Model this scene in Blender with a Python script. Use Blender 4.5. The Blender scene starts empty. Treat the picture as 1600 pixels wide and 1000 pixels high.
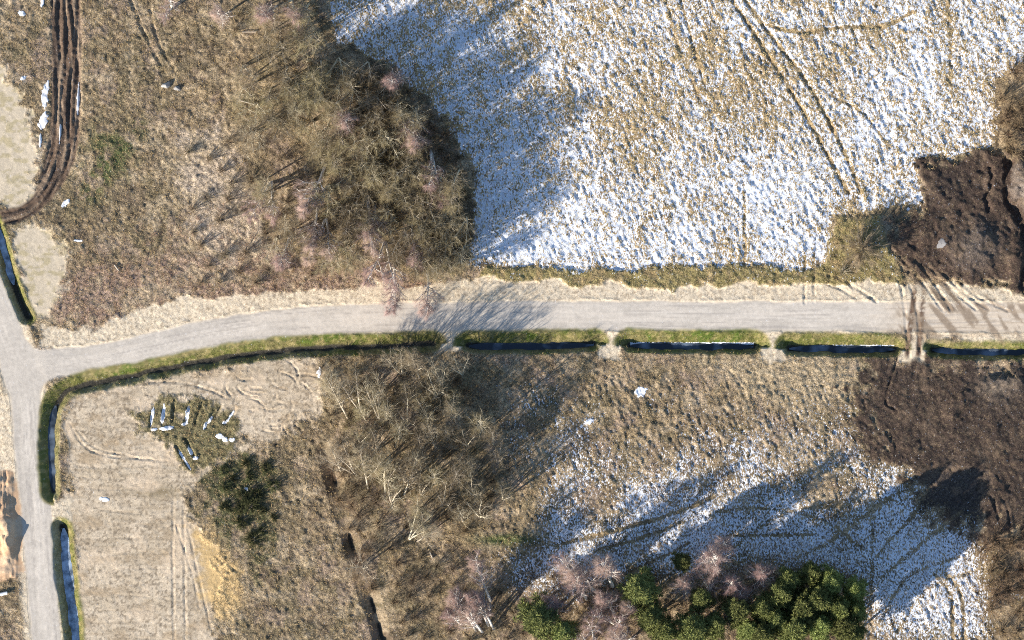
import bpy, math, random
import numpy as np
from mathutils import Vector

# ------------------------------------------------------------------ camera, sky, sun, exposure
SC = bpy.context.scene
COL = SC.collection
S = 0.125                      # metres on the ground per pixel of the 1600x1000 photograph
CAM_H = 560.0
cam = bpy.data.cameras.new('camera'); cam_o = bpy.data.objects.new('camera', cam); COL.objects.link(cam_o)
cam_o.location = (0, 0, CAM_H); cam_o.rotation_euler = (0, 0, 0)
cam.sensor_width = 36; cam.lens = 36 * CAM_H / 200.0; cam.clip_start = 1; cam.clip_end = 6000
SC.camera = cam_o
SUN_EL, SUN_TO = 21.5, 36.0    # elevation; shadows fall towards this angle above the picture's right
world = bpy.data.worlds.new('World'); SC.world = world; world.use_nodes = True
wn = world.node_tree.nodes; wl = world.node_tree.links
sky = wn.new('ShaderNodeTexSky'); sky.sky_type = 'NISHITA'; sky.sun_disc = False
sky.sun_elevation = math.radians(SUN_EL)
sky.sun_rotation = math.atan2(-math.cos(math.radians(SUN_TO)), -math.sin(math.radians(SUN_TO)))
sky.air_density = 1.0; sky.dust_density = 0.3; sky.ozone_density = 2.0
wn['Background'].inputs['Strength'].default_value = 0.1
wl.new(sky.outputs[0], wn['Background'].inputs[0])
sun = bpy.data.lights.new('sun', 'SUN'); sun.energy = 5.0; sun.angle = math.radians(0.5); sun.color = (1.0, 0.91, 0.78)
sun_o = bpy.data.objects.new('sun', sun); COL.objects.link(sun_o)
_e, _a = math.radians(SUN_EL), math.radians(SUN_TO)
sun_o.rotation_euler = Vector((math.cos(_a) * math.cos(_e), math.sin(_a) * math.cos(_e), -math.sin(_e))).to_track_quat('-Z', 'Y').to_euler()
SC.view_settings.view_transform = 'Standard'; SC.view_settings.look = 'None'
SC.view_settings.exposure = 1.03; SC.view_settings.gamma = 1.0

SC.cycles.use_denoising = False; SC.cycles.filter_width = 1.0

random.seed(7); RNG = np.random.default_rng(7)

# ------------------------------------------------------------------ helpers
def tag(o, label=None, cat=None, group=None, kind=None):
    if label: o['label'] = label
    if cat: o['category'] = cat
    if group: o['group'] = group
    if kind: o['kind'] = kind
    return o

def mesh_np(name, V, F, smooth=False):
    V = np.asarray(V, np.float32); F = np.asarray(F, np.int32); k = F.shape[1]
    me = bpy.data.meshes.new(name)
    me.vertices.add(len(V)); me.vertices.foreach_set('co', V.ravel())
    me.loops.add(F.size); me.loops.foreach_set('vertex_index', F.ravel())
    me.polygons.add(len(F)); me.polygons.foreach_set('loop_start', np.arange(0, F.size, k, dtype=np.int32))
    if smooth: me.polygons.foreach_set('use_smooth', np.ones(len(F), bool))
    me.update(calc_edges=True)
    return me

def link(name, me, mat, parent=None):
    o = bpy.data.objects.new(name, me); COL.objects.link(o)
    if mat and not me.materials: me.materials.append(mat)
    if parent: o.parent = parent
    return o

_TAB = RNG.random((8, 256, 256)).astype(np.float32)
def vnoise(x, y, seed=0):
    t = _TAB[seed % 8]; x = x + seed * 17.3; y = y + seed * 9.1
    xi = np.floor(x).astype(np.int64); yi = np.floor(y).astype(np.int64)
    fx = x - xi; fy = y - yi
    fx = fx * fx * (3 - 2 * fx); fy = fy * fy * (3 - 2 * fy)
    x0 = xi & 255; x1 = (xi + 1) & 255; y0 = yi & 255; y1 = (yi + 1) & 255
    return ((t[y0, x0] * (1 - fx) + t[y0, x1] * fx) * (1 - fy) + (t[y1, x0] * (1 - fx) + t[y1, x1] * fx) * fy)
def fbm(x, y, octv=4, seed=0, gain=0.5):
    a, s, n = 1.0, 0.0, 0.0
    for i in range(octv):
        s = s + a * vnoise(x * 2 ** i, y * 2 ** i, seed + i); n += a; a *= gain
    return s / n
def sst(a, b, x):
    t = np.clip((x - a) / (b - a), 0, 1); return t * t * (3 - 2 * t)

# ------------------------------------------------------------------ terrain raster (non-uniform grid, fine inside the plot)
def axis(half, step, far):
    a = list(np.arange(-half, half + 1e-6, step)); s = step; p = a[-1]; out = []
    while p < far: s *= 1.28; p += s; out.append(p)
    return np.array([-q for q in reversed(out)] + a + out)
GX = axis(104.0, 0.25, 1600.0); GY = axis(67.0, 0.25, 1600.0)
X, Y = np.meshgrid(GX, GY)                       # rows = y
PX = 800 + X / S; PY = 500 - Y / S
WX = PX + 14 * (fbm(PX / 45, PY / 45, 3, 1) - .5) * 2 + 5 * (fbm(PX / 9, PY / 9, 2, 2) - .5) * 2   # warped for uneven edges
WY = PY + 14 * (fbm(PX / 45, PY / 45, 3, 3) - .5) * 2 + 5 * (fbm(PX / 9, PY / 9, 2, 4) - .5) * 2

def line_d(pts, qx=PX, qy=PY, reach=None):
    """distance, signed distance (+ = left of travel seen on the photo) and run along a polyline, in photo pixels"""
    pts = np.asarray(pts, float)
    bd = np.full(qx.shape, 1e9); bs = np.zeros(qx.shape); bt = np.zeros(qx.shape); run = 0.0
    for (x0, y0), (x1, y1) in zip(pts[:-1], pts[1:]):
        dx, dy = x1 - x0, y1 - y0; L = math.hypot(dx, dy)
        t = np.clip(((qx - x0) * dx + (qy - y0) * dy) / (L * L), 0, 1)
        ex = qx - (x0 + t * dx); ey = qy - (y0 + t * dy); d = np.hypot(ex, ey)
        m = d < bd; side = np.where(dx * ey - dy * ex < 0, 1.0, -1.0)
        bs = np.where(m, side * d, bs); bt = np.where(m, run + t * L, bt); bd = np.where(m, d, bd); run += L
    return bd, bs, bt

def poly_d(poly, qx=WX, qy=WY):
    """signed distance in photo pixels, + inside the polygon"""
    P = np.asarray(poly, float); n = len(P)
    bd = np.full(qx.shape, 1e9); ins = np.zeros(qx.shape, bool)
    for i in range(n):
        x0, y0 = P[i]; x1, y1 = P[(i + 1) % n]; dx, dy = x1 - x0, y1 - y0
        t = np.clip(((qx - x0) * dx + (qy - y0) * dy) / (dx * dx + dy * dy), 0, 1)
        bd = np.minimum(bd, np.hypot(qx - x0 - t * dx, qy - y0 - t * dy))
        if y0 != y1:
            c = ((y0 > qy) != (y1 > qy)) & (qx < dx * (qy - y0) / dy + x0); ins ^= c
    return np.where(ins, bd, -bd)
def pm(poly, soft=6, warp=True):
    d = poly_d(poly) if warp else poly_d(poly, PX, PY)
    return sst(-soft, soft, d)
def pmr(poly, soft, amp, sc, seed=3):
    d = poly_d(poly) + amp * 2 * (fbm(PX / sc, PY / sc, 4, seed, .62) - .5); return sst(-soft, soft, d)
def smooth_line(pts, n=8):
    P = np.asarray(pts, float); P = np.vstack([2 * P[0] - P[1], P, 2 * P[-1] - P[-2]]); out = []
    for i in range(1, len(P) - 2):
        for k in range(n):
            t = k / n; a, b, c, d = P[i - 1], P[i], P[i + 1], P[i + 2]
            out.append(.5 * ((2 * b) + (c - a) * t + (2 * a - 5 * b + 4 * c - d) * t * t + (3 * b - a - 3 * c + d) * t ** 3))
    out.append(P[-2]); return np.array(out)

# --- layout, in photo pixels
MAIN = smooth_line([(38, 574), (100, 566), (150, 562), (200, 552), (300, 528), (400, 511), (500, 501), (600, 497), (700, 495), (800, 493.5), (1000, 493.5), (1300, 494), (1610, 496)], 4)
MAIN = np.vstack([MAIN, [(3000, 498), (14000, 498)]])
SIDE = smooth_line([(-70, 330), (-40, 400), (-8, 470), (20, 545), (40, 620), (46, 700), (57, 800), (64, 900), (73, 1000)], 4)
SIDE = np.vstack([[(-900, -1500), (-5000, -12000)][::-1], SIDE, [(90, 1200), (500, 6000), (900, 12000)]])
FIELD = [(505, -400), (508, 0), (530, 72), (600, 92), (680, 170), (735, 250), (748, 330), (738, 416), (900, 424), (1000, 420), (1250, 424), (1292, 402), (1302, 352), (1380, 322), (1446, 326), (1438, 280), (1450, 244), (1552, 236), (1562, 180), (1552, 120), (1605, 95), (1900, 80), (1900, -400)]
SOIL_N = [(1440, 252), (1550, 238), (1600, 250), (1760, 240), (1760, 480), (1600, 456), (1530, 448), (1450, 436), (1405, 410), (1392, 345), (1446, 326)]
SOIL_S = [(1345, 556), (1440, 552), (1600, 556), (1760, 560), (1760, 840), (1600, 838), (1545, 838), (1510, 812), (1440, 806), (1432, 742), (1372, 716), (1338, 650)]
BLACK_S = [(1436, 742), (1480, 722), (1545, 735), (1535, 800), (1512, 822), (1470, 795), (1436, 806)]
PLOT = [(104, 622), (150, 604), (220, 592), (350, 572), (480, 556), (505, 575), (498, 640), (455, 680), (385, 690), (325, 735), (290, 765), (292, 800), (330, 850), (352, 900), (335, 1010), (320, 1200), (140, 1200), (128, 1000), (112, 800), (106, 700)]
WEEDY = [(205, 640), (245, 622), (330, 625), (372, 655), (375, 690), (330, 735), (290, 735), (262, 690), (215, 672)]
GOLD = [(300, 825), (325, 830), (375, 900), (382, 945), (350, 975), (318, 900)]
SAND_W = [(-300, 112), (10, 108), (32, 150), (52, 200), (62, 262), (48, 318), (-300, 322)]
SAND_W2 = [(22, 352), (82, 350), (98, 400), (95, 450), (70, 512), (48, 500), (30, 430)]
GREEN_SCRUB = [(318, 712), (400, 702), (445, 745), (440, 800), (430, 870), (400, 890), (370, 850), (325, 810), (305, 760)]
PALE_NW = [(285, 205), (350, 195), (385, 290), (420, 400), (340, 430), (300, 360), (278, 290)]
PINK_NW = [(90, 520), (75, 470), (120, 420), (300, 400), (450, 400), (640, 430), (720, 440), (600, 452), (450, 455), (300, 472), (200, 497)]
TAN_SE = [(1080, 565), (1180, 560), (1330, 562), (1330, 620), (1240, 640), (1130, 600)]
NVERGE = [(70, 512), (95, 520), (150, 508), (200, 494), (300, 468), (400, 455), (500, 450), (600, 447), (700, 441), (745, 437), (800, 445), (1000, 447), (1200, 447), (1400, 441), (1440, 440), (1500, 446), (1620, 466), (3000, 466), (3000, 490), (1200, 490), (600, 490), (300, 522), (150, 552), (60, 545)]
HEAP = [(-120, 735), (20, 738), (26, 790), (38, 830), (38, 890), (10, 905), (-120, 910)]

main_d, main_s, main_t = line_d(MAIN); side_d, side_s, side_t = line_d(SIDE)
edge_n = 2.2 * (fbm(PX / 20, PY / 20, 3, 5) - .5) * 2
def smin(a, b, k):
    h = np.clip(.5 + .5 * (b - a) / k, 0, 1); return b * (1 - h) + a * h - k * h * (1 - h)
rd = smin(main_d - 22.5, side_d - 23, 34)              # one road with rounded corners where the two meet
road = sst(3, -3, rd - edge_n); road_r = sst(30, -6, rd - 3)
junc = np.exp(-(((PX - 50) / 55) ** 2 + ((PY - 560) / 55) ** 2)) 

DITCHES = [  # bottom line, half bottom, left bank, right bank, depth, ice?, label
    ([(83, 768), (80, 720), (80, 670), (86, 634), (104, 612), (140, 600), (200, 589), (250, 578), (300, 568), (400, 552), (500, 544), (600, 541), (676, 537)], 2.5, 17, 10, 1.05, (83, 768, 80, 640), 'long grassy ditch curving from the side road along the main road'),
    ([(732, 541), (800, 542), (928, 539)], 3, 21, 8, 1.5, 1, 'straight ditch with dark water in the shade of the southern wood'),
    ([(985, 540), (1080, 542.5), (1178, 542)], 3, 22, 8, 1.5, 1, 'straight ditch between two sandy crossings with a white snow line'),
    ([(1234, 545), (1320, 546), (1398, 546)], 3, 21, 8, 1.5, 1, 'straight ditch just west of the muddy tractor crossing'),
    ([(1458, 547), (1520, 550), (1700, 551)], 3, 13, 8, 1.3, 1, 'shallow ditch east of the muddy crossing below bare soil'),
    ([(-20, 330), (-5, 360), (7, 400), (20, 445), (42, 496)], 3.5, 9, 9, 1.4, (-12, 345, 12, 415), 'ditch with blue ice beside the curving side road at the west edge'),
    ([(98, 826), (103, 880), (110, 940), (118, 1010), (130, 1120)], 5, 10, 13, 1.4, 1, 'ditch with a strip of blue ice along the side road'),
    ([(508, 706), (526, 765), (545, 840), (572, 915), (600, 1010), (610, 1060)], 1.5, 15, 14, 1.15, 0, 'overgrown natural ditch in the rough grass west of the trees'),
]

# --- region masks
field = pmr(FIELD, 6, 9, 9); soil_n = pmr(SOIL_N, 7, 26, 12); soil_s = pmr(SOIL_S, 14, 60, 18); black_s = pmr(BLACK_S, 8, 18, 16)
plot = np.maximum(pmr(PLOT, 9, 26, 16), pm(PLOT, 4) * sst(330, 250, PX) * sst(600, 625, PY)); weedy = pmr(WEEDY, 8, 16, 10); gold = pmr(GOLD, 12, 22, 14)
sand_w = np.maximum(pmr(SAND_W, 8, 24, 13), pmr(SAND_W2, 7, 16, 12)); green_scrub = pmr(GREEN_SCRUB, 24, 40, 20)
verge = np.maximum(pm(NVERGE, 3), sst(5, -3, rd - 4.5 - edge_n) * sst(80, 130, PX))
verge = np.maximum(verge, sst(8, -4, side_d - 31 - edge_n * 2))
crossings = [(704, 532, 19, 26), (956, 535, 18, 24), (1206, 537, 16, 24), (1427, 540, 19, 24), (92, 797, 22, 19)]
for cx, cy, hw, hh in crossings:
    verge = np.maximum(verge, sst(3, -3, np.abs(WX - cx) - hw) * sst(3, -4, np.abs(WY - cy) - hh))
verge = np.maximum(verge, pm([(1445, 505), (3000, 505), (3000, 541), (1600, 543), (1540, 538), (1450, 534)], 4))
verge = np.maximum(verge, pm([(-400, 560), (0, 585), (16, 640), (22, 740), (-400, 740)], 4))
heap = pm(HEAP, 2.5)
TRACK = smooth_line([(104, -60), (104, 0), (104, 100), (102, 190), (94, 245), (72, 300), (40, 330), (0, 340), (-80, 346)], 5)
TRACK = np.vstack([[(104, -900)], TRACK, [(-900, 350)]])
tr_d, tr_s, tr_t = line_d(TRACK)
tw = 23 - 11 * sst(300, 400, tr_t - 840)
track = sst(3, -3, tr_d - tw - edge_n)
pale_nw = pmr(PALE_NW, 16, 22, 18); pink_nw = pm(PINK_NW, 14); tan_se = pm(TAN_SE, 20)
strip_n = pm([(770, 420), (900, 417), (1000, 419), (1265, 420), (1290, 405), (1310, 350), (1370, 340), (1400, 400), (1415, 445), (1200, 449), (800, 447), (740, 438)], 3)

# --- heights
H = 0.5 * (fbm(X / 22, Y / 22, 3, 2) - .5) + 0.25 * (fbm(X / 5, Y / 5, 3, 4) - .5)
flat = np.clip(1 - .7 * plot - .6 * sand_w, 0, 1); H = H * flat
def bump(cx, cy, rx, ry, h, p=1.0):
    d = np.hypot((WX - cx) / rx, (WY - cy) / ry); return h * sst(1, 0, d) ** p
H += heap * (.35 * sst(40, 26, WX) + .7 * (fbm(PX / 9, PY / 14, 2, 6) - .4) + .13 * np.sin(PX * 1.0 + 3 * fbm(PX / 20, PY / 20, 2, 1)) * (fbm(PX / 25, PY / 25, 2, 3) > .42))
H += bump(14, 762, 16, 24, 1.0) + bump(16, 845, 20, 46, 1.7) + bump(2, 800, 18, 40, .9)
H += bump(1518, 383, 62, 62, 1.5) + bump(1612, 292, 38, 48, 3.2, .6) + bump(1585, 410, 26, 44, 1.3)
H -= .8 * sst(11, 2, line_d([(1580, 262), (1581, 325), (1598, 345)], WX, WY)[0]) + .8 * sst(9, 2, line_d([(1602, 360), (1604, 450)], WX, WY)[0]) + .5 * sst(6, 1, line_d([(1548, 270), (1550, 330)], WX, WY)[0])
H += soil_n * .9 * (fbm(PX / 22, PY / 22, 3, 1) - .5)
H += soil_n * .5 * (fbm(PX / 14, PY / 14, 3, 5) - .5) + np.maximum(soil_n, soil_s) * (.22 * (fbm(PX / 7, PY / 7, 3, 2) - .5) + .3 * (fbm((PX + PY) / 4, (PX - PY) / 30, 3, 6) - .5))
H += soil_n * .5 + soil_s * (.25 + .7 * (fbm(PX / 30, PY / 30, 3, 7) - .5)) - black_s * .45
ridge = line_d([(1440, 812), (1520, 806), (1560, 760)], WX, WY)[0]; H += .5 * sst(16, 0, ridge)
H += .9 * sst(20, 4, line_d([(1480, 640), (1540, 600), (1590, 590)], WX, WY)[0]) * soil_s
H = H * (1 - road_r) + road_r * (0.22 - .0006 * np.minimum(main_d, side_d))
H = H * (1 - verge * .6) + verge * .6 * .15
H += .35 * strip_n * (1 - verge)
ditch_m = np.zeros_like(H); ditch_in = []; green_d = np.zeros_like(H)
for pts, b, wl_, wr_, dep, ice, lab in DITCHES:
    d, s, t = line_d(smooth_line(pts, 4), PX + edge_n * 1.3, PY + edge_n * 1.3)
    w = np.where(s > 0, wl_, wr_) * (.72 + .56 * fbm(t / 22, s * 0 + dep, 3, 6))
    k = 1 - np.clip((d - b) / w, 0, 1); k = .6 * k + .4 * k * k * (3 - 2 * k)
    if ice == 0: k = k * (.15 + .85 * sst(.4, .6, fbm(t / 45, t * 0 + 3.3, 2, 5)))
    H = H * (1 - k) - dep * k
    ditch_m = np.maximum(ditch_m, k); ditch_in.append(sst(-2, 2, b + w - d) > .5)
    if ice != 0:
        gl = sst(b + wl_ + 5, b + wl_ - 2, d) * (d > b) * (s > 0)
        gr = sst(b + wr_ + 3, b + wr_ - 3, d) * (s <= 0) * .6
        green_d = np.maximum(green_d, np.maximum(gl, gr))
# wheel ruts: polyline, half width px, depth m, how much bare earth they show
RUTS = [([(1138, -10), (1200, 85), (1250, 165), (1300, 255), (1325, 300)], 3.4, .22, 1), ([(1158, -10), (1200, 50), (1262, 130), (1318, 235), (1345, 300)], 3.4, .22, 1),
        ([(1200, 40), (1250, 50), (1330, 42), (1380, 42), (1430, 18)], 3, .12, .9), ([(1330, 42), (1345, 75)], 2.5, .1, .6), ([(1040, -10), (1055, 60), (1075, 110), (1095, 160)], 2.5, .12, .5), ([(1062, -10), (1080, 60), (1100, 130)], 2.5, .12, .5),
        ([(1162, 290), (1164, 350), (1162, 418)], 3, .12, .7), ([(1480, 0), (1486, 60), (1484, 130)], 4, .1, .6), ([(1300, 150), (1350, 178), (1390, 230)], 2, .12, .5),
        ([(200, -10), (225, 50), (258, 115)], 3, .18, .5), ([(232, -10), (245, 60), (278, 118)], 3, .18, .5),
        ([(1257, 395), (1257, 474)], 2, .14, 1), ([(1272, 395), (1272, 474)], 2, .14, 1),
        ([(1275, 425), (1310, 435), (1345, 455), (1368, 470)], 2.6, .2, .3), ([(1276, 440), (1310, 450), (1335, 465)], 2.4, .2, .3), ([(1320, 435), (1335, 455)], 2, .15, .3),
        ([(1405, 440), (1412, 470), (1420, 560)], 2.4, .12, .3), ([(1420, 440), (1432, 480), (1437, 560)], 2.4, .12, .3),
        ([(1400, 395), (1440, 440), (1472, 484)], 2.4, .12, .2), ([(1425, 400), (1458, 440), (1485, 484)], 2.4, .12, .2), ([(1450, 415), (1490, 455), (1525, 484)], 2.2, .11, .2), ([(1470, 425), (1510, 460), (1545, 484)], 2.2, .11, .2), ([(1490, 435), (1530, 465), (1575, 486)], 2, .09, .2),
        ([(272, 770), (270, 850), (272, 1000)], 1.8, .1, 0), ([(289, 770), (288, 850), (290, 1000)], 1.8, .1, 0), ([(294, 825), (310, 900), (330, 985)], 1.6, .1, 0), ([(275, 820), (298, 890), (312, 950)], 1.6, .1, 0), ([(268, 832), (236, 862)], 1.4, .06, 0),
        ([(108, 660), (130, 695), (165, 712), (260, 720)], 1.7, .13, 0), ([(118, 670), (150, 700), (215, 716)], 1.6, .12, 0), ([(210, 600), (270, 596), (330, 610), (356, 625)], 1.8, .14, 0), ([(230, 618), (300, 615), (352, 640)], 1.4, .07, 0),
        ([(870, 852), (960, 830), (1060, 800), (1115, 775)], 4, .14, .8), ([(930, 862), (1010, 838), (1070, 815)], 3, .12, .6), ([(960, 905), (1020, 878), (1075, 850)], 3, .12, .6), ([(1250, 870), (1290, 850), (1360, 800), (1420, 760)], 4, .1, .5), ([(1120, 800), (1200, 795), (1290, 815), (1350, 860)], 3, .08, .4), ([(1140, 860), (1230, 800), (1330, 790)], 3, .08, .4), ([(1380, 960), (1420, 900), (1500, 870)], 3, .1, .5), ([(1400, 990), (1450, 920), (1530, 890)], 3, .1, .5),
        ([(1270, 835), (1200, 836), (1120, 838)], 3, .08, .6), ([(1460, 897), (1485, 930), (1490, 1010)], 3.4, .16, .9), ([(1475, 893), (1502, 930), (1508, 1010)], 3.4, .16, .9), ([(1360, 1010), (1362, 900), (1365, 760)], 4, .08, .35), ([(1380, 900), (1440, 850), (1500, 800)], 4, .12, .5), ([(1370, 870), (1430, 800), (1452, 760)], 3, .1, .5),
        ([(1400, 640), (1384, 625), (1402, 560)], 2.2, .2, 0), ([(1450, 590), (1520, 575), (1560, 570)], 2, .15, 0), ([(1560, 770), (1575, 800), (1580, 850)], 2.5, .25, 0), ([(1548, 775), (1560, 810), (1562, 850)], 2.5, .25, 0), ([(1500, 790), (1525, 770), (1535, 740)], 2.5, .2, 0),
        ([(790, 570), (835, 640), (850, 740)], 4, .1, .3), ([(800, 840), (830, 800), (838, 720)], 4, .12, .3)]
for yy in range(800, 1000, 22):
    RUTS.append(([(135 + random.uniform(0, 60), yy + random.uniform(-6, 6)), (200, yy + random.uniform(-4, 4)), (262, yy + random.uniform(-3, 5))], 1.2, .05, 0))
for k in range(26):
    cx, cy = random.uniform(380, 490), random.uniform(575, 680); a0 = random.uniform(0, 6.28); rr = random.uniform(14, 46)
    RUTS.append(([(cx + rr * math.cos(a0 + q * .35), cy + rr * .7 * math.sin(a0 + q * .35)) for q in range(5)], 1.6, .13, 0))
for (x, y, L, a) in ((238, 648, 36, 82), (255, 645, 38, 84), (270, 642, 34, 86), (293, 645, 38, 78), (310, 645, 36, 70), (328, 655, 30, 60), (340, 645, 26, 60), (360, 650, 30, 58), (287, 716, 44, -58), (297, 700, 30, -62)):
    c_, s_ = math.cos(math.radians(a)) * L / 2, math.sin(math.radians(a)) * L / 2; RUTS.append(([(x - c_, y + s_), (x, y), (x + c_, y - s_)], 2.6, .3, 0))
for yy in (705, 728, 745, 762): RUTS.append(([(120, yy), (190, yy + 3), (265, yy - 3)], 1.2, .05, 0))
bare = np.zeros_like(H)
for pts, hw, dep, br in RUTS:
    P = np.asarray(pts, float); i0, i1 = np.searchsorted(PX[0], [P[:, 0].min() - 12, P[:, 0].max() + 12]); jj = np.searchsorted(-PY[:, 0], [-(P[:, 1].max() + 12), -(P[:, 1].min() - 12)])
    sl = (slice(jj[0], jj[1]), slice(i0, i1))
    d, s, t = line_d(smooth_line(pts, 4), PX[sl] + edge_n[sl] * .8, PY[sl] + edge_n[sl] * .8)
    vary = .35 + .65 * sst(.35, .6, fbm(PX[sl] / 16, PY[sl] / 16, 2, 6)); brk = sst(.3, .55, fbm(PX[sl] / 5, PY[sl] / 5, 2, 4))
    k = sst(hw * .9 + 1, hw * .3, d)
    H[sl] += vary * (-dep * 1.25 * k + dep * .3 * np.exp(-((d - hw * 1.7) / 1.3) ** 2))
    bare[sl] = np.maximum(bare[sl], k * br * (.35 + .65 * brk))
trk = np.sin(tr_s * .55 + 9 * (fbm(tr_s / 14, tr_t / 90, 2, 2) - .5)); H += track * (-.18 + .17 * trk + .75 * (fbm(tr_s / 4.5, tr_t / 70, 3, 3) - .5) + .2 * (fbm(PX / 6, PY / 6, 2, 1) - .5))
um0 = (main_d < 24) & (side_d > 20); run0 = np.where(um0, main_t, side_t); off0 = np.where(um0, main_s, side_s); rh = sst(-1, 1, np.abs(main_s + 1) - 12) ; H += road * (1 - junc) * .03 * (fbm(run0 / 60, off0 / 2.2, 2, 3) - .5)
berm = np.exp(-((main_d - 25 - edge_n * 2) / 1.8) ** 2) * (fbm(PX / 26, PY / 26, 2, 1) > .5) * (verge > .5); H += .13 * berm * (1 - road)

SEW = pm([(775, 590), (1340, 610), (1436, 740), (1515, 815), (1552, 1010), (1352, 1010), (1200, 880), (900, 930), (790, 870), (790, 700)], 30)
# how tussocky each spot is
tuft = np.clip(1.0 - .8 * plot * (1 - weedy) - .9 * sand_w - .95 * road - .72 * verge - .3 * soil_n - .3 * soil_s - .85 * heap - .45 * track, .02, 1)
tuft = np.where(ditch_m > .02, np.minimum(tuft, .5), tuft)
ca_, sa_ = math.cos(.33), math.sin(.33); XR = X * ca_ + Y * sa_; YR = -X * sa_ + Y * ca_; XW = XR + .5 * (fbm(X / 2.5, Y / 2.5, 2, 5) - .5)
n1 = np.where(np.maximum(field, SEW) > .4, vnoise(XW / .5, YR / 1.0, 1), vnoise(X / .75, Y / .75, 1)); n2 = vnoise(X / .42, Y / .42, 2); n3 = fbm(X / 1.9, Y / 1.9, 2, 3)
H += tuft * (.30 * (n1 - .5) + .18 * (n2 - .5) + .16 * (n3 - .5)) * (1 + .25 * np.maximum(field, sst(.1, .4, SEW)))

# --- real colours (linear albedo)
def C(*c): return np.array(c, np.float32)
def lay(A, m, c): return A * (1 - m[..., None]) + m[..., None] * c
big = fbm(PX / 60, PY / 60, 4, 5); mid = fbm(PX / 14, PY / 14, 3, 6); fine = fbm(PX / 4, PY / 4, 2, 7)
A = np.zeros(H.shape + (3,), np.float32) + C(.25, .178, .104)
A = lay(A, sst(.42, .68, big), C(.20, .15, .082)); A = lay(A, sst(.5, .72, mid) * .75, C(.36, .265, .15)); A = lay(A, sst(.54, .7, fbm(PX / 22, PY / 22, 3, 2)) * .7, C(.13, .09, .06))
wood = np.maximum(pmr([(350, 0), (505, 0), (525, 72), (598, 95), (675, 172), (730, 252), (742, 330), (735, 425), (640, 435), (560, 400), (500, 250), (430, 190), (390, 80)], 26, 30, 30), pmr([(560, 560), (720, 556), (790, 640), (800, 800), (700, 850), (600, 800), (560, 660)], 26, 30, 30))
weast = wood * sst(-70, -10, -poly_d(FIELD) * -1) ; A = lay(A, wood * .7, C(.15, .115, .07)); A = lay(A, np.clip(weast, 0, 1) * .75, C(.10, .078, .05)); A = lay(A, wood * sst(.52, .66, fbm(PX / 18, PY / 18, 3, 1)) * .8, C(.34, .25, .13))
A = lay(A, sst(.5, .62, fbm(PX / 9, PY / 9, 3, 1)) * .55, C(.10, .078, .05)); A = lay(A, sst(.56, .66, fbm(PX / 30, PY / 30, 4, 4)) * .5, C(.15, .122, .06)); A = lay(A, sst(.55, .68, fbm(PX / 34, PY / 34, 4, 7)) * .6, C(.33, .235, .17))
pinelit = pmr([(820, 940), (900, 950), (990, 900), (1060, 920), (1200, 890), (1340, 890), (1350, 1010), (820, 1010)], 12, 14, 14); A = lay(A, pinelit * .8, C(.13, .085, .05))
A = lay(A, pink_nw * .75 * (.5 + mid), C(.34, .225, .165)); A = lay(A, pale_nw * .9, C(.46, .36, .26)); A = lay(A, sst(.57, .68, fbm(PX / 40, PY / 26, 4, 3)) * .65, C(.42, .32, .20)); A = lay(A, sst(.6, .7, fbm(PX / 16, PY / 16, 3, 7)) * .6, C(.40, .30, .18)); A = lay(A, tan_se * .7, C(.42, .32, .19))
A = lay(A, green_scrub * sst(.36, .6, mid + .25 * (green_scrub - .5)) * .9, C(.055, .065, .022))
A = lay(A, np.clip(np.exp(-((line_d([(140, 300), (170, 250), (215, 200)])[0] / 16) ** 2)) * sst(.42, .6, mid) * 1.2, 0, .85), C(.06, .085, .025)); gp = np.exp(-(((PX - 170) / 40) ** 2 + ((PY - 245) / 50) ** 2)); A = lay(A, np.clip(gp * sst(.4, .7, mid) * 1.3, 0, .8), C(.08, .10, .03))
A = lay(A, np.clip(np.exp(-(((PX - 790) / 45) ** 2 + ((PY - 843) / 9) ** 2)) * 1.1, 0, .8), C(.07, .11, .02))
lum = A.mean(axis=2, keepdims=True); A = A * .84 + lum * .16 * C(1.04, 1.0, .95)
A = lay(A, field, C(.36, .265, .15)); A = lay(A, field * sst(.5, .75, mid) * .6, C(.22, .15, .085)); A = lay(A, strip_n * .85, C(.23, .19, .075)); A = lay(A, strip_n * sst(.55, .7, mid) * .7, C(.34, .25, .13))
A = lay(A, plot, C(.52, .43, .32)); A = lay(A, plot * sst(.42, .62, fbm(PX / 30, PY / 22, 4, 3)) * .6, C(.43, .35, .25)); A = lay(A, plot * sst(.58, .7, mid) * .4, C(.36, .285, .20)); A = lay(A, plot * sst(.54, .66, fbm(PX / 34, PY / 4, 4, 4)) * .45, C(.30, .235, .16)); A = lay(A, plot * sst(.6, .72, fbm(PX / 3, PY / 3, 2, 2)) * .7, C(.17, .13, .09))
A = lay(A, plot * np.exp(-(((PX - 245) / 42) ** 2 + ((PY - 768) / 10) ** 2)) * .8, C(.22, .17, .10)); A = lay(A, weedy * sst(.35, .62, mid + .2 * weedy) * .9, C(.13, .115, .05)); A = lay(A, plot * (1 - weedy) * sst(.55, .68, fbm(PX / 44, PY / 26, 5, 6, .6)) * .6, C(.33, .245, .155)); A = lay(A, plot * (1 - weedy) * sst(.57, .7, fbm(PX / 60, PY / 40, 4, 1)) * .6, C(.60, .48, .35)); A = lay(A, gold, C(.50, .35, .17))
A = lay(A, sand_w, C(.52, .44, .33)); A = lay(A, sand_w * sst(.5, .66, fbm(PX / 12, PY / 8, 4, 6)) * .7, C(.36, .30, .17))
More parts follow.
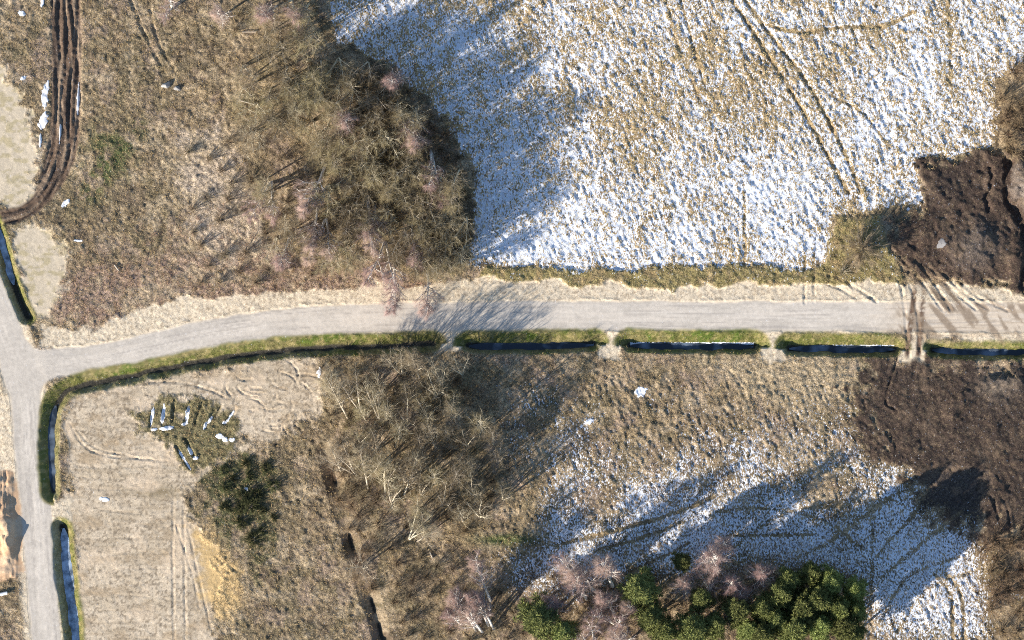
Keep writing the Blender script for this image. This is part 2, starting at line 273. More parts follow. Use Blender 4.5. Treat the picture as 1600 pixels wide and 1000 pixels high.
A = lay(A, soil_n, C(.064, .043, .033)); A = lay(A, soil_n * sst(.45, .7, mid) * .7, C(.055, .038, .03)); A = lay(A, bump(1522, 385, 58, 60, 1.) * .75, C(.12, .098, .084)); A = lay(A, bump(1615, 290, 36, 46, 1.) ** .3, C(.20, .165, .14))
A = lay(A, soil_n * np.exp(-(((PX - 1480) / 36) ** 2 + ((PY - 292) / 36) ** 2)) * .8, C(.04, .03, .027))
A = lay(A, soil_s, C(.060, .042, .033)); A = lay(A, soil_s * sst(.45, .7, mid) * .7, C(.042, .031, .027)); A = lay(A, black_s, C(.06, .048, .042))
A = lay(A, np.maximum(soil_n, soil_s) * sst(.54, .68, fbm(PX / 20, PY / 16, 4, 1)) * .6, C(.12, .085, .06)); A = lay(A, soil_s * np.exp(-(((PX - 1560) / 32) ** 2 + ((PY - 600) / 26) ** 2)) * .7, C(.16, .13, .105))
A = lay(A, track, C(.12, .082, .058)); A = lay(A, track * sst(.48, .68, fbm(tr_s / 4.5, tr_t / 60, 3, 1)) * .85, C(.25, .185, .13)); A = lay(A, track * sst(.55, .7, fbm(tr_s / 5, tr_t / 50, 3, 5)) * .7, C(.06, .045, .038))
A = lay(A, verge, C(.62, .52, .385)); A = lay(A, verge * sst(.55, .8, mid) * .4, C(.47, .38, .27)); A = lay(A, verge * sst(.6, .72, fbm(PX / 2.6, PY / 2.6, 2, 1)) * .6, C(.28, .21, .14))
A = lay(A, heap, C(.50, .33, .205)); A = lay(A, heap * sst(.45, .7, mid) * .5, C(.58, .45, .32))
um = (main_d < 24) & (side_d > 20); run = np.where(um, main_t, side_t); off = np.where(um, main_s, side_s)
jq = np.clip(1 - 1.25 * junc, 0, 1); RC = C(.485, .437, .38) * (1 + jq * .26 * (fbm(run / 70, off / 3.2, 3, 1) - .5) + .12 * (1 - jq) * (fbm(PX / 14, PY / 14, 3, 1) - .5) + jq * .25 * (fbm(run / 26, off / 14, 3, 2) - .5))[..., None]
RC = RC * (1 + .07 * jq * sst(11, 3, np.abs(np.abs(off) - 3)))[..., None]
RC = lay(RC, (.9 * sst(1330, 1450, PX + 60 * (fbm(PX / 30, PY / 8, 3, 2) - .5)) * (main_d < side_d)), C(.57, .475, .37))
RC = lay(RC, jq * um * sst(.52, .7, fbm(run / 40, off / 7, 4, 6)) * .5, C(.55, .49, .42)); RC = lay(RC, jq * sst(.6, .72, fbm(run / 90, off / 2, 3, 4)) * .45, C(.30, .27, .245))
A = A * (1 - road[..., None]) + road[..., None] * RC
A = lay(A, np.clip(green_d * (1 - .0 * verge), 0, 1) * .95, C(.13, .13, .035)); gsel = green_d * sst(.4, .62, mid) * np.where((PX > 170) & (PX < 560) | (PX > 975) & (PX < 1185) | (PX > 800) & (PX < 940), 1, .35)
gsel = gsel * sst(.3, .6, fbm(PX / 24, PY / 24, 3, 1)); A = lay(A, gsel, C(.085, .12, .022)); A = lay(A, green_d * sst(.52, .62, fbm(PX / 16, PY / 10, 3, 4)) * .7, C(.20, .165, .075)); A = lay(A, green_d * sst(.56, .7, fine) * .55, C(.30, .24, .11))
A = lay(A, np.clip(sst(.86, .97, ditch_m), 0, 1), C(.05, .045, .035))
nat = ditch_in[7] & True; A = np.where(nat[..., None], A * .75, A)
mudx = sst(26, 8, np.abs(PX - 1428 - (PY - 520) * .0)) * sst(430, 470, PY) * sst(566, 550, PY)
A = lay(A, np.clip(np.maximum(sst(6, 2, np.abs(PX - 1421 + (PY - 520) * .12)), sst(6, 2, np.abs(PX - 1438 + (PY - 520) * .1))) * mudx * sst(.25, .45, fine + .15 * sst(505, 545, PY)) * 1.2, 0, 1), C(.13, .085, .06))
fan = pm([(1385, 395), (1450, 420), (1580, 484), (1470, 488), (1425, 440)], 6); fs = (PX - PY * .9) ; A = lay(A, fan * sst(.5, .62, fbm(fs / 9, (PX + PY) / 90, 3, 3)) * .85, C(.16, .115, .08))
A = lay(A, np.clip(bare, 0, 1) * .7 * (1 - verge) * (1 - plot), C(.33, .245, .135))
mud = sst(1375, 1420, PX) * sst(470, 478, PY) * sst(548, 520, PY); A = lay(A, mud * sst(.52, .64, fbm((PX - PY * .7) / 10, (PX + PY) / 60, 4, 6)) * .75, C(.2, .145, .1)); A = lay(A, mud * sst(.56, .66, fbm(PX / 60, PY / 3, 3, 2)) * .5, C(.36, .28, .2))
away = sst(0, 30, np.maximum(np.abs(X) - 104, np.abs(Y) - 67)); A = lay(A, away * (1 - road) * (1 - .7 * verge), C(.235, .175, .10)); H = H * (1 - .8 * away * (1 - road)); tuft = tuft * (1 - away) + away * (1 - road) * .9 + .03
A = np.clip(A * (1 + .22 * (1 - away) * (fine - .5))[..., None], .012, .9)
# snow cover 0..1
snow = field * np.clip(.50 + .36 * (fbm(PX / 90, PY / 70, 3, 3) - .5) + .12 * sst(150, 380, PY) - .16 * np.exp(-(((PX - 1090) / 150) ** 2 + ((PY - 140) / 110) ** 2)) - .22 * np.exp(-(((PX - 1320) / 40) ** 2 + ((PY - 310) / 40) ** 2)) - .2 * np.exp(-(((PX - 1125) / 22) ** 2 + ((PY - 375) / 40) ** 2)) + .1 * np.exp(-(((PX - 1440) / 90) ** 2 + ((PY - 180) / 80) ** 2)) + .05 * sst(230, 330, PY), 0, .9)
snow = np.clip(snow + field * (.42 * (.5 - n1) + .25 * (.5 - n2) + .42 * (fbm(PX / 30, PY / 30, 4, 2) - .5) + .22 * (fbm(XR / 1.6, YR / 7, 3, 4) - .5)), 0, .95); snow = np.maximum(snow, strip_n * sst(.5, .7, fbm(PX / 9, PY / 6, 3, 5)) * .4); snow *= 1 - .45 * strip_n
SE = pm([(775, 590), (900, 600), (1340, 610), (1436, 740), (1440, 810), (1515, 815), (1540, 880), (1552, 1010), (1352, 1010), (1345, 905), (1200, 880), (1000, 900), (900, 930), (800, 920), (790, 870), (840, 850), (850, 760), (790, 700)], 40)
sd = .10 + np.clip((PY - 600) / 250, 0, 1) * .42 + .3 * (.5 - n1) + .55 * (fbm(PX / 55, PY / 55, 3, 6) - .5) + .1 * sst(720, 800, PY)
sd = sd - .2 * np.exp(-(((PX - 1010) / 60) ** 2 + ((PY - 650) / 60) ** 2)) - .22 * np.exp(-(((PX - 930) / 40) ** 2 + ((PY - 800) / 30) ** 2)) - .25 * np.exp(-(((PX - 1290) / 45) ** 2 + ((PY - 765) / 22) ** 2))
snow = np.maximum(snow, SE * np.clip(sd * .95, 0, .6)); snow = np.clip(snow - bare * .75, 0, .95)
snow *= (1 - road) * (1 - verge) * (1 - np.maximum(soil_n, soil_s)) * (1 - plot) * (1 - .9 * (ditch_m > .05))
snow = np.maximum(snow, .40 * sst(12, 0, np.hypot((PX - 1590) / 2, PY - 930)))
# thin snow left on the shaded foot of the straight ditches
for (x0, x1, yy) in ((985, 1180, 537), (1300, 1400, 540)): snow = np.maximum(snow, .9 * (np.abs(PY - yy) < 1.6) * (PX > x0) * (PX < x1))

# ------------------------------------------------------------------ materials
def new_mat(name):
    m = bpy.data.materials.new(name); m.use_nodes = True
    nt = m.node_tree; b = nt.nodes['Principled BSDF']; b.inputs['Roughness'].default_value = .9; b.inputs['Specular IOR Level'].default_value = .15
    return m, nt, b
def N(nt, t, **kw):
    n = nt.nodes.new(t)
    for k, v in kw.items(): setattr(n, k, v)
    return n
def noise(nt, scale, detail=4, rough=.6, vec=None):
    n = N(nt, 'ShaderNodeTexNoise'); n.inputs['Scale'].default_value = scale; n.inputs['Detail'].default_value = detail; n.inputs['Roughness'].default_value = rough
    if vec is None:
        tc = N(nt, 'ShaderNodeTexCoord'); vec = tc.outputs['Object']
    nt.links.new(vec, n.inputs['Vector']); return n.outputs['Fac']
def math_n(nt, op, a, b=None, c=None, clamp=False):
    n = N(nt, 'ShaderNodeMath', operation=op); n.use_clamp = clamp
    for i, v in enumerate((a, b, c)):
        if v is None: continue
        if isinstance(v, (int, float)): n.inputs[i].default_value = v
        else: nt.links.new(v, n.inputs[i])
    return n.outputs[0]
def maprange(nt, v, a, b, c, d):
    n = N(nt, 'ShaderNodeMapRange'); 
    for i, q in enumerate((v, a, b, c, d)):
        if isinstance(q, (int, float)): n.inputs[i].default_value = q
        else: nt.links.new(q, n.inputs[i])
    return n.outputs[0]
def mixc(nt, f, a, b, mode='MIX'):
    n = N(nt, 'ShaderNodeMix', data_type='RGBA', blend_type=mode)
    for i, q in ((0, f), (6, a), (7, b)):
        if isinstance(q, (int, float)): n.inputs[i].default_value = q
        elif isinstance(q, tuple): n.inputs[i].default_value = (*q, 1)
        else: nt.links.new(q, n.inputs[i])
    return n.outputs[2]

def ground_material():
    m, nt, b = new_mat('ground_cover')
    at = N(nt, 'ShaderNodeAttribute', attribute_name='alb'); sn = N(nt, 'ShaderNodeAttribute', attribute_name='snow'); tf = N(nt, 'ShaderNodeAttribute', attribute_name='tuft')
    a = noise(nt, 1.5, 5, .7); c = noise(nt, 5.5, 4, .7); g = noise(nt, .55, 4, .6)
    amp = math_n(nt, 'MULTIPLY_ADD', tf.outputs['Fac'], .95, .12)
    v = math_n(nt, 'ADD', math_n(nt, 'MULTIPLY', math_n(nt, 'SUBTRACT', a, .5), 2.6), math_n(nt, 'MULTIPLY', math_n(nt, 'SUBTRACT', c, .5), 4.2))
    f = math_n(nt, 'MULTIPLY_ADD', v, amp, 1.0); f = math_n(nt, 'MAXIMUM', f, .25)
    comb = N(nt, 'ShaderNodeCombineColor')
    for i in range(3): nt.links.new(f, comb.inputs[i])
    col = mixc(nt, 1.0, at.outputs['Color'], comb.outputs[0], 'MULTIPLY')
    # straw and moss flecks in the rough
    rg = maprange(nt, tf.outputs['Fac'], .62, .95, 0, 1)
    straw = math_n(nt, 'MULTIPLY', maprange(nt, noise(nt, 3.2, 3, .6), .56, .66, 0, .65), rg)
    col = mixc(nt, straw, col, (.46, .36, .2))
    moss = math_n(nt, 'MULTIPLY', maprange(nt, noise(nt, 2.4, 3, .6), .38, .30, 0, .6), rg)
    col = mixc(nt, moss, col, (.075, .058, .036))
    tc2 = N(nt, 'ShaderNodeTexCoord'); mp = N(nt, 'ShaderNodeMapping'); mp.inputs['Scale'].default_value = (1.35, .8, 1); mp.inputs['Rotation'].default_value = (0, 0, .3); nt.links.new(tc2.outputs['Object'], mp.inputs[0])
    s1 = noise(nt, 2.6, 3, .62, mp.outputs[0])
    s1 = maprange(nt, s1, .30, .70, 0, 1)
    thr = math_n(nt, 'SUBTRACT', 1.0, sn.outputs['Fac'])
    sf = maprange(nt, math_n(nt, 'SUBTRACT', s1, thr), -.06, .10, 0, 1)
    col = mixc(nt, sf, col, (.74, .78, .86))
    nt.links.new(col, b.inputs['Base Color'])
    hgt = math_n(nt, 'ADD', math_n(nt, 'MULTIPLY', a, .30), math_n(nt, 'MULTIPLY', c, .2))
    hgt = math_n(nt, 'MULTIPLY', hgt, math_n(nt, 'MULTIPLY_ADD', tf.outputs['Fac'], 1.0, .05))
    bp = N(nt, 'ShaderNodeBump'); bp.inputs['Strength'].default_value = .8; bp.inputs['Distance'].default_value = 1.0
    nt.links.new(hgt, bp.inputs['Height']); nt.links.new(bp.outputs[0], b.inputs['Normal'])
    return m
GROUND = ground_material()

def simple(name, col, rough=.9, var=.25, spec=.15, objvar=.25, scale=8):
    m, nt, b = new_mat(name); b.inputs['Roughness'].default_value = rough; b.inputs['Specular IOR Level'].default_value = spec
    oi = N(nt, 'ShaderNodeObjectInfo'); g = N(nt, 'ShaderNodeNewGeometry')
    r = math_n(nt, 'ADD', math_n(nt, 'MULTIPLY', math_n(nt, 'SUBTRACT', oi.outputs['Random'], .5), 2 * objvar), math_n(nt, 'MULTIPLY', math_n(nt, 'SUBTRACT', g.outputs['Random Per Island'], .5), 2 * var))
    hs = N(nt, 'ShaderNodeHueSaturation'); hs.inputs['Color'].default_value = (*col, 1)
    nt.links.new(math_n(nt, 'ADD', r, 1.0), hs.inputs['Value'])
    nt.links.new(math_n(nt, 'MULTIPLY_ADD', oi.outputs['Random'], .03, .485), hs.inputs['Hue'])
    nt.links.new(hs.outputs[0], b.inputs['Base Color'])
    return m
def bark_white():
    m, nt, b = new_mat('birch_bark'); f = maprange(nt, noise(nt, 3.0, 3, .7), .56, .64, 0, 1)
    nt.links.new(mixc(nt, f, (.74, .70, .64), (.16, .13, .11)), b.inputs['Base Color']); return m
M = dict(birch_bark=bark_white(), grey_bark=simple('grey_bark', (.50, .44, .34), var=.2), brown_bark=simple('brown_bark', (.17, .12, .08), var=.2), pine_bark=simple('pine_bark', (.26, .14, .08)),
         pink=simple('birch_twigs', (.36, .255, .225), var=.4, objvar=.18), tan=simple('bare_twigs', (.35, .285, .19), var=.45), olive=simple('willow_twigs', (.235, .188, .108), var=.55, objvar=.4),
         dark=simple('dark_twigs', (.17, .13, .085), var=.5), brown=simple('brown_twigs', (.34, .24, .15), var=.5), needle=simple('pine_needles', (.165, .185, .058), var=.5, objvar=.5, spec=.3), broom=simple('broom_stems', (.085, .09, .04), var=.5),
         straw=simple('dry_grass_blades', (.40, .30, .155), var=.5), fieldgrass=simple('field_grass_blades', (.46, .34, .18), var=.45), greengrass=simple('green_grass_blades', (.13, .15, .035), var=.5), under=simple('bramble_stems', (.33, .21, .15), var=.5),
         snowlump=simple('snow_lump', (.74, .77, .82), var=0, objvar=.03), stone=simple('pale_stone', (.34, .33, .32), var=.1), plastic=simple('white_plastic', (.8, .8, .8), rough=.4, var=0, objvar=0), log=simple('dead_wood', (.48, .42, .34), var=.1))
def ice_material():
    m, nt, b = new_mat('ditch_ice'); b.inputs['Roughness'].default_value = .22; b.inputs['Specular IOR Level'].default_value = .5
    f = maprange(nt, noise(nt, .7, 5, .65), .35, .62, .1, 1)
    nt.links.new(mixc(nt, f, (.05, .07, .10), (.42, .52, .66)), b.inputs['Base Color']); return m
def water_material():
    m, nt, b = new_mat('ditch_water'); b.inputs['Roughness'].default_value = .12; b.inputs['Specular IOR Level'].default_value = .5
    f = maprange(nt, noise(nt, .25, 2, .5), .5, .7, 0, .5)
    nt.links.new(mixc(nt, f, (.02, .028, .04), (.30, .38, .5)), b.inputs['Base Color']); return m
M['ice'] = ice_material(); M['water'] = water_material()

# ------------------------------------------------------------------ terrain objects: one height field cut into its regions
ny, nx = H.shape
dHx = np.gradient(H, GX, axis=1); dHy = np.gradient(H, GY, axis=0)
NRM = np.dstack([-dHx, -dHy, np.ones_like(H)]); NRM /= np.linalg.norm(NRM, axis=2, keepdims=True)
def cen(a): return .25 * (a[:-1, :-1] + a[1:, :-1] + a[:-1, 1:] + a[1:, 1:])
rid = np.zeros((ny - 1, nx - 1), np.int32)
REG = [('ground', 'rough brown dormant grassland around the roads and trees', 'ground')]
def region(mask, name, label, cat):
    REG.append((name, label, cat)); rid[mask] = len(REG) - 1
region(cen(field) > .5, 'snowy_field', 'wide tussocky field dusted with snow north of the road', 'field')
region(cen(sand_w) > .5, 'sand_patch', 'bare pale sand at the west edge beside the rutted track', 'sand')
region(cen(plot) > .5, 'sand_plot', 'levelled pale sand building plot in the bend of the two roads', 'sand plot')
region(cen(soil_n) > .5, 'bare_soil', 'dark peaty soil dug over beside the snowy field', 'soil')
region(cen(soil_s) > .5, 'bare_soil', 'dark brown churned soil south of the road in the east', 'soil')
region(cen(heap) > .5, 'sand_heap', 'ridged orange sand heap beside the side road', 'sand heap')
region(cen(track) > .5, 'dirt_track', 'deeply rutted brown dirt track in the northwest', 'track')
region(cen(verge) > .5, 'verge', 'pale sandy verges and driveway crossings along the roads', 'verge')
region(cen(road) > .5, 'road', 'grey gravel road with a side road meeting it in the west', 'road')
for k, (pts, b_, wl_, wr_, dep, ice, lab) in enumerate(DITCHES):
    m = ditch_in[k]; mc = m[:-1, :-1] & m[1:, 1:] & m[:-1, 1:] & m[1:, :-1]
    region(mc & (cen(road) < .5), 'ditch', lab, 'ditch')
VI = np.arange(ny * nx).reshape(ny, nx)
Q = np.stack([VI[:-1, :-1], VI[:-1, 1:], VI[1:, 1:], VI[1:, :-1]], -1).reshape(-1, 4)
ridf = rid.ravel(); VV = np.stack([X, Y, H], -1).reshape(-1, 3); AF = A.reshape(-1, 3); NF = NRM.reshape(-1, 3)
for i, (nm, lab, cat) in enumerate(REG):
    q = Q[ridf == i]
    if not len(q): continue
    used, inv = np.unique(q.ravel(), return_inverse=True)
    me = mesh_np(nm, VV[used], inv.reshape(-1, 4), True)
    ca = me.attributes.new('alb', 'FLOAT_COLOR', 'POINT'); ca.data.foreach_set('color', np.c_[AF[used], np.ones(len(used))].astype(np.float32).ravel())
    for an, arr in (('snow', snow), ('tuft', tuft)):
        fa = me.attributes.new(an, 'FLOAT', 'POINT'); fa.data.foreach_set('value', arr.ravel()[used].astype(np.float32))
    me.normals_split_custom_set_from_vertices(NF[used].astype(np.float32))
    tag(link(nm, me, GROUND), lab, cat, kind='structure')

def hz(px, py):
    x = np.clip((np.asarray(px, float) - 800) * S, -103, 103); y = np.clip((500 - np.asarray(py, float)) * S, -66, 66)
    i = np.clip(np.searchsorted(GX, x) - 1, 0, nx - 2); j = np.clip(np.searchsorted(GY, y) - 1, 0, ny - 2)
    fx = (x - GX[i]) / (GX[i + 1] - GX[i]); fy = (y - GY[j]) / (GY[j + 1] - GY[j])
    return (H[j, i] * (1 - fx) + H[j, i + 1] * fx) * (1 - fy) + (H[j + 1, i] * (1 - fx) + H[j + 1, i + 1] * fx) * fy
def samp(arr, px, py):
    i = np.clip(np.searchsorted(GX, (np.asarray(px) - 800) * S), 0, nx - 1); j = np.clip(np.searchsorted(GY, (500 - np.asarray(py)) * S), 0, ny - 1)
    return arr[j, i]
def at(px, py, dz=0.0): return Vector(((px - 800) * S, (500 - py) * S, float(hz(px, py)) + dz))

# water and ice lying in the ditches
def strip(name, pts, hw, z, mat, label, cat):
    P = smooth_line(pts, 6); T = np.gradient(P, axis=0); T /= np.linalg.norm(T, axis=1, keepdims=True); Nn = np.c_[-T[:, 1], T[:, 0]]
    k = len(P); tp = np.minimum(1, np.sqrt(np.minimum(np.arange(k), np.arange(k)[::-1]) / 3.0 + .03))[:, None]; L = P + Nn * hw * tp; R = P - Nn * hw * tp
    V = np.vstack([np.c_[(L[:, 0] - 800) * S, (500 - L[:, 1]) * S, np.full(k, z)], np.c_[(R[:, 0] - 800) * S, (500 - R[:, 1]) * S, np.full(k, z)]])
    F = [(i, i + 1, k + i + 1, k + i) for i in range(k - 1)]
    return tag(link(name, mesh_np(name, V, F), mat), label, cat, kind='structure')
for k, (pts, b_, wl_, wr_, dep, ice, lab) in enumerate(DITCHES):
    if ice == 0: continue
    if k in (0, 5): pts = pts[:4] if k == 0 else pts[:4]
    icy = k in (5, 6)
    strip('ditch_ice' if icy else 'ditch_water', pts, b_ + 3.2, -dep + .2, M['ice' if icy else 'water'],
          ('pale blue ice in the ' if icy else 'dark water in the ') + lab.split(' with ')[0], 'ice' if icy else 'water')

# ------------------------------------------------------------------ grass as joined tufts
def tufts(name, px, py, nb, length, width, spread, mat, label, cat, seed=0):
    g = np.random.default_rng(seed); n = len(px); z = hz(px, py) - .03
    bx = np.repeat((px - 800) * S, nb); by = np.repeat((500 - py) * S, nb); bz = np.repeat(z, nb); sc = np.repeat(g.uniform(.55, 1.35, n), nb)
    m = n * nb; a = g.uniform(0, 2 * np.pi, m); r = g.uniform(0, .16, m) * sc
    ox, oy = bx + np.cos(a) * r, by + np.sin(a) * r
    a2 = a + g.normal(0, .5, m); L = length * sc * g.uniform(.6, 1.2, m); out = L * spread * g.uniform(.4, 1.2, m)
    tx, ty, tz = ox + np.cos(a2) * out, oy + np.sin(a2) * out, bz + L * g.uniform(.35, .9, m)
    wx_, wy_ = -np.sin(a2) * width * .5, np.cos(a2) * width * .5
    V = np.empty((m, 3, 3), np.float32)
    V[:, 0] = np.c_[ox - wx_, oy - wy_, bz]; V[:, 1] = np.c_[ox + wx_, oy + wy_, bz]; V[:, 2] = np.c_[tx, ty, tz]
    o = link(name, mesh_np(name, V.reshape(-1, 3), np.arange(m * 3).reshape(-1, 3)), mat)
    return tag(o, label, cat, kind='stuff')
def pick(n, dens, seed):
    g = np.random.default_rng(seed); px = g.uniform(-20, 1620, n); py = g.uniform(-20, 1020, n)
    k = g.random(n) < samp(dens, px, py); return px[k], py[k]
clear = (1 - road) * (1 - verge) * (1 - plot * (1 - weedy * .8)) * (1 - sand_w) * (1 - soil_n) * (1 - soil_s) * (1 - heap) * (1 - track) * (1 - np.clip(bare, 0, 1)) * (ditch_m < .6)
rough = clear * (1 - field) * (1 - .85 * pale_nw) * (1 - .6 * tan_se) * (1 - .4 * snow) * (1 - green_d)
px, py = pick(105000, rough * (.35 + .65 * sst(.35, .6, mid)), 1)
tufts('dry_grass', px, py, 6, .5, .05, .75, M['straw'], 'dry straw-coloured grass tufts covering the rough ground', 'grass', 1)
px, py = pick(90000, clear * field * (1 - .55 * snow), 2)
tufts('field_grass', px, py, 6, .5, .055, .8, M['fieldgrass'], 'pale dry tussock grass poking through the snow of the field', 'grass', 2)
px, py = pick(330000, green_d * (ditch_m < .8) * (1 - road), 3)
tufts('bank_grass', px, py, 4, .28, .045, .8, M['greengrass'], 'short green grass on the sunny ditch banks', 'grass', 3)
px, py = pick(60000, clear * np.maximum(pink_nw, .5 * pm([(100, 400), (280, 330), (420, 300), (560, 400), (600, 445), (300, 465), (110, 500)], 20)) * sst(.38, .55, mid), 4)
tufts('undergrowth', px, py, 9, 1.15, .028, .7, M['under'], 'reddish-brown bramble undergrowth north of the road bend', 'undergrowth', 4)

# ------------------------------------------------------------------ plants
def tubes(paths, sides=5):
    V, F = [], []
    for pts, rad in paths:
        b0 = len(V)
        for i, (p, r) in enumerate(zip(pts, rad)):
            d = (pts[min(i + 1, len(pts) - 1)] - pts[max(i - 1, 0)]).normalized()
            u = d.orthogonal().normalized(); w = d.cross(u)
            for k in range(sides):
                an = 2 * math.pi * k / sides; V.append(p + (u * math.cos(an) + w * math.sin(an)) * r)
        for i in range(len(pts) - 1):
            for k in range(sides):
                k2 = (k + 1) % sides; F.append((b0 + i * sides + k, b0 + i * sides + k2, b0 + (i + 1) * sides + k2, b0 + (i + 1) * sides + k))
    return [tuple(v) for v in V], F
def twig_mesh(name, base, tip, w, g):
    """each twig a tapering three-sided spike"""
    base = np.asarray(base); tip = np.asarray(tip); n = len(base); d = tip - base; d /= np.linalg.norm(d, axis=1, keepdims=True) + 1e-9
    ref = np.where(np.abs(d[:, 2:3]) < .9, np.array([[0, 0, 1.]]), np.array([[1., 0, 0]])); u = np.cross(d, ref); u /= np.linalg.norm(u, axis=1, keepdims=True); v = np.cross(d, u)
    w = np.asarray(w).reshape(-1, 1) * .5
    V = np.empty((n, 4, 3)); 
    for k in range(3): an = 2 * math.pi * k / 3; V[:, k] = base + (u * math.cos(an) + v * math.sin(an)) * w
    V[:, 3] = tip
    i = np.arange(n)[:, None] * 4; F = np.concatenate([i + np.array([[0, 1, 3]]), i + np.array([[1, 2, 3]]), i + np.array([[2, 0, 3]])])
    return mesh_np(name, V.reshape(-1, 3), F)
def rv(g): 
    v = Vector((g.gauss(0, 1), g.gauss(0, 1), g.gauss(0, 1))); return v.normalized()
def bent(p, d, L, n, g, wob=.12, up=.0):
    pts = [p.copy()]
    for i in range(n):
        d = (d + rv(g) * wob + Vector((0, 0, up))).normalized(); p = p + d * (L / n); pts.append(p.copy())
    return pts
def tree_meshes(name, h, nlimb, ntwig, r0, spread, first, seed, tw=.022, twl=1.0, fork=1, limb_up=.12, lt=.028):
    """trunk, limbs and a crown of fine bare twigs"""
    g = random.Random(seed); trunks, limbs, B, T, W = [], [], [], [], []
    stems = []
    for k in range(fork):
        a = 2 * math.pi * k / fork + g.random(); d = Vector((math.cos(a) * .16, math.sin(a) * .16, 1)) if fork > 1 else Vector((g.uniform(-.03, .03), g.uniform(-.03, .03), 1))
        pts = bent(Vector((math.cos(a) * .12 * (fork > 1), math.sin(a) * .12 * (fork > 1), -.3)), d.normalized(), h * g.uniform(.85, 1.0), 9, g, .045)
        trunks.append((pts, [r0 * (1 - .93 * i / 9) for i in range(10)])); stems.append(pts)
    for k in range(nlimb):
        pts = stems[k % fork]; t = first + (1 - first) * (k + g.random()) / nlimb * .96; f = t * 9; i = min(int(f), 8); p = pts[i].lerp(pts[i + 1], f - i)
        a = k * 2.4 + g.uniform(-.5, .5); L = spread * (1.12 - .75 * (t - first) / (1 - first)) * g.uniform(.7, 1.2)
        d = Vector((math.cos(a), math.sin(a), g.uniform(.5, 1.2))).normalized(); lp = bent(p, d, L, 5, g, .16, limb_up); rr = r0 * (1 - .93 * t) * (.6 if lt > .02 else .36) + lt
        limbs.append((lp, [rr * (1 - .85 * q / 5) for q in range(6)]))
        for s in range(6):
            q = g.uniform(.12, 1.0) * 5; qi = min(int(q), 4); sp = lp[qi].lerp(lp[qi + 1], q - qi); sd = ((lp[qi + 1] - lp[qi]).normalized() + rv(g) * .75).normalized()
            sb = bent(sp, sd, L * g.uniform(.3, .55), 3, g, .2, .08); limbs.append((sb, [rr * .4 + .004, rr * .3 + .003, rr * .2 + .003, .004]))
            for u in range(ntwig):
                c = g.random() * 3; ci = min(int(c), 2); b = sb[ci].lerp(sb[ci + 1], c - ci); dd = ((sb[ci + 1] - sb[ci]).normalized() + rv(g) * .6 + Vector((0, 0, .12))).normalized()
                B.append(b); T.append(b + dd * twl * g.uniform(.4, 1.1)); W.append(tw * g.uniform(.6, 1.2))
    v, f = tubes(trunks, 7); mt = mesh_np(name + '_trunk', v, f, True); v, f = tubes(limbs, 4); ml = mesh_np(name + '_limbs', v, f, True)
    return mt, ml, twig_mesh(name + '_crown', B, T, W, g)
def shrub_meshes(name, h, r, nst, ntw, seed, tw=.02):
    g = random.Random(seed); st, B, T, W = [], [], [], []
    for k in range(nst):
        a = g.uniform(0, 2 * math.pi); q = math.sqrt(g.random()); tilt = q * r / h * 1.1
        d = Vector((math.cos(a) * tilt, math.sin(a) * tilt, 1)).normalized(); L = math.hypot(h, q * r) * g.uniform(.65, 1.0)
        pts = bent(Vector((math.cos(a) * .35 * q, math.sin(a) * .35 * q, -.2)), d, L, 5, g, .13); st.append((pts, [.045 * (1 - .85 * i / 5) for i in range(6)]))
        for u in range(ntw):
            c = 5 * g.uniform(.25, 1.0); ci = min(int(c), 4); b = pts[ci].lerp(pts[ci + 1], c - ci); dd = ((pts[ci + 1] - pts[ci]).normalized() + rv(g) * .42).normalized()
            B.append(b); T.append(b + dd * g.uniform(.5, 1.5) * h * .36); W.append(tw * g.uniform(.6, 1.3))
    v, f = tubes(st, 4); return mesh_np(name + '_stems', v, f, True), twig_mesh(name + '_twigs', B, T, W, g)
def pine_meshes(name, h, r, ncl, seed):
    g = random.Random(seed); gn = np.random.default_rng(seed); limbs = []; cl = []
    trunk = bent(Vector((0, 0, -.3)), Vector((g.uniform(-.04, .04), g.uniform(-.04, .04), 1)), h, 8, g, .04)
    for k in range(ncl):
        t = .28 + .72 * ((k + g.random()) / ncl) ** .9; f = t * 8; i = min(int(f), 7); p = trunk[i].lerp(trunk[i + 1], f - i)
        prof = (1 - ((t - .28) / .72) ** 1.7) * .95 + .07; a = k * 2.399 + g.uniform(-.6, .6); L = r * prof * g.uniform(.55, 1.15)
        lp = bent(p, Vector((math.cos(a), math.sin(a), g.uniform(.05, .55))).normalized(), L, 3, g, .12, .08); limbs.append((lp, [.05, .04, .03, .015]))
        for q in range(3): 
            c = lp[3 - min(q, 1)] + rv(g) * .28 * (q + .5); cl.append((c, g.uniform(.3, .62)))
    C0, NB = np.array([tuple(c) for c, _ in cl]), 84; R0 = np.array([q for _, q in cl])
    n = len(C0); d = gn.normal(size=(n, NB, 3)); d[..., 2] = d[..., 2] * .8 + .35; d /= np.linalg.norm(d, axis=2, keepdims=True)
    base = C0[:, None] + d * R0[:, None, None] * gn.uniform(0, .5, (n, NB, 1)); tip = base + d * R0[:, None, None] * gn.uniform(.5, 1.0, (n, NB, 1)); u = np.cross(d, gn.normal(size=d.shape)); u /= np.linalg.norm(u, axis=2, keepdims=True)
    mid_ = .5 * (base + tip); wd = .036 * gn.uniform(.6, 1.3, (n, NB, 1))
    V = np.stack([base, mid_ + u * wd, tip, mid_ - u * wd], 2).reshape(-1, 3); me = mesh_np(name + '_crown', V, np.arange(len(V)).reshape(-1, 4))
    v, f = tubes([(trunk, [.2 * (1 - .9 * i / 8) for i in range(9)])], 7); mt = mesh_np(name + '_trunk', v, f, True); v, f = tubes(limbs, 4)
    return mt, mesh_np(name + '_limbs', v, f, True), me

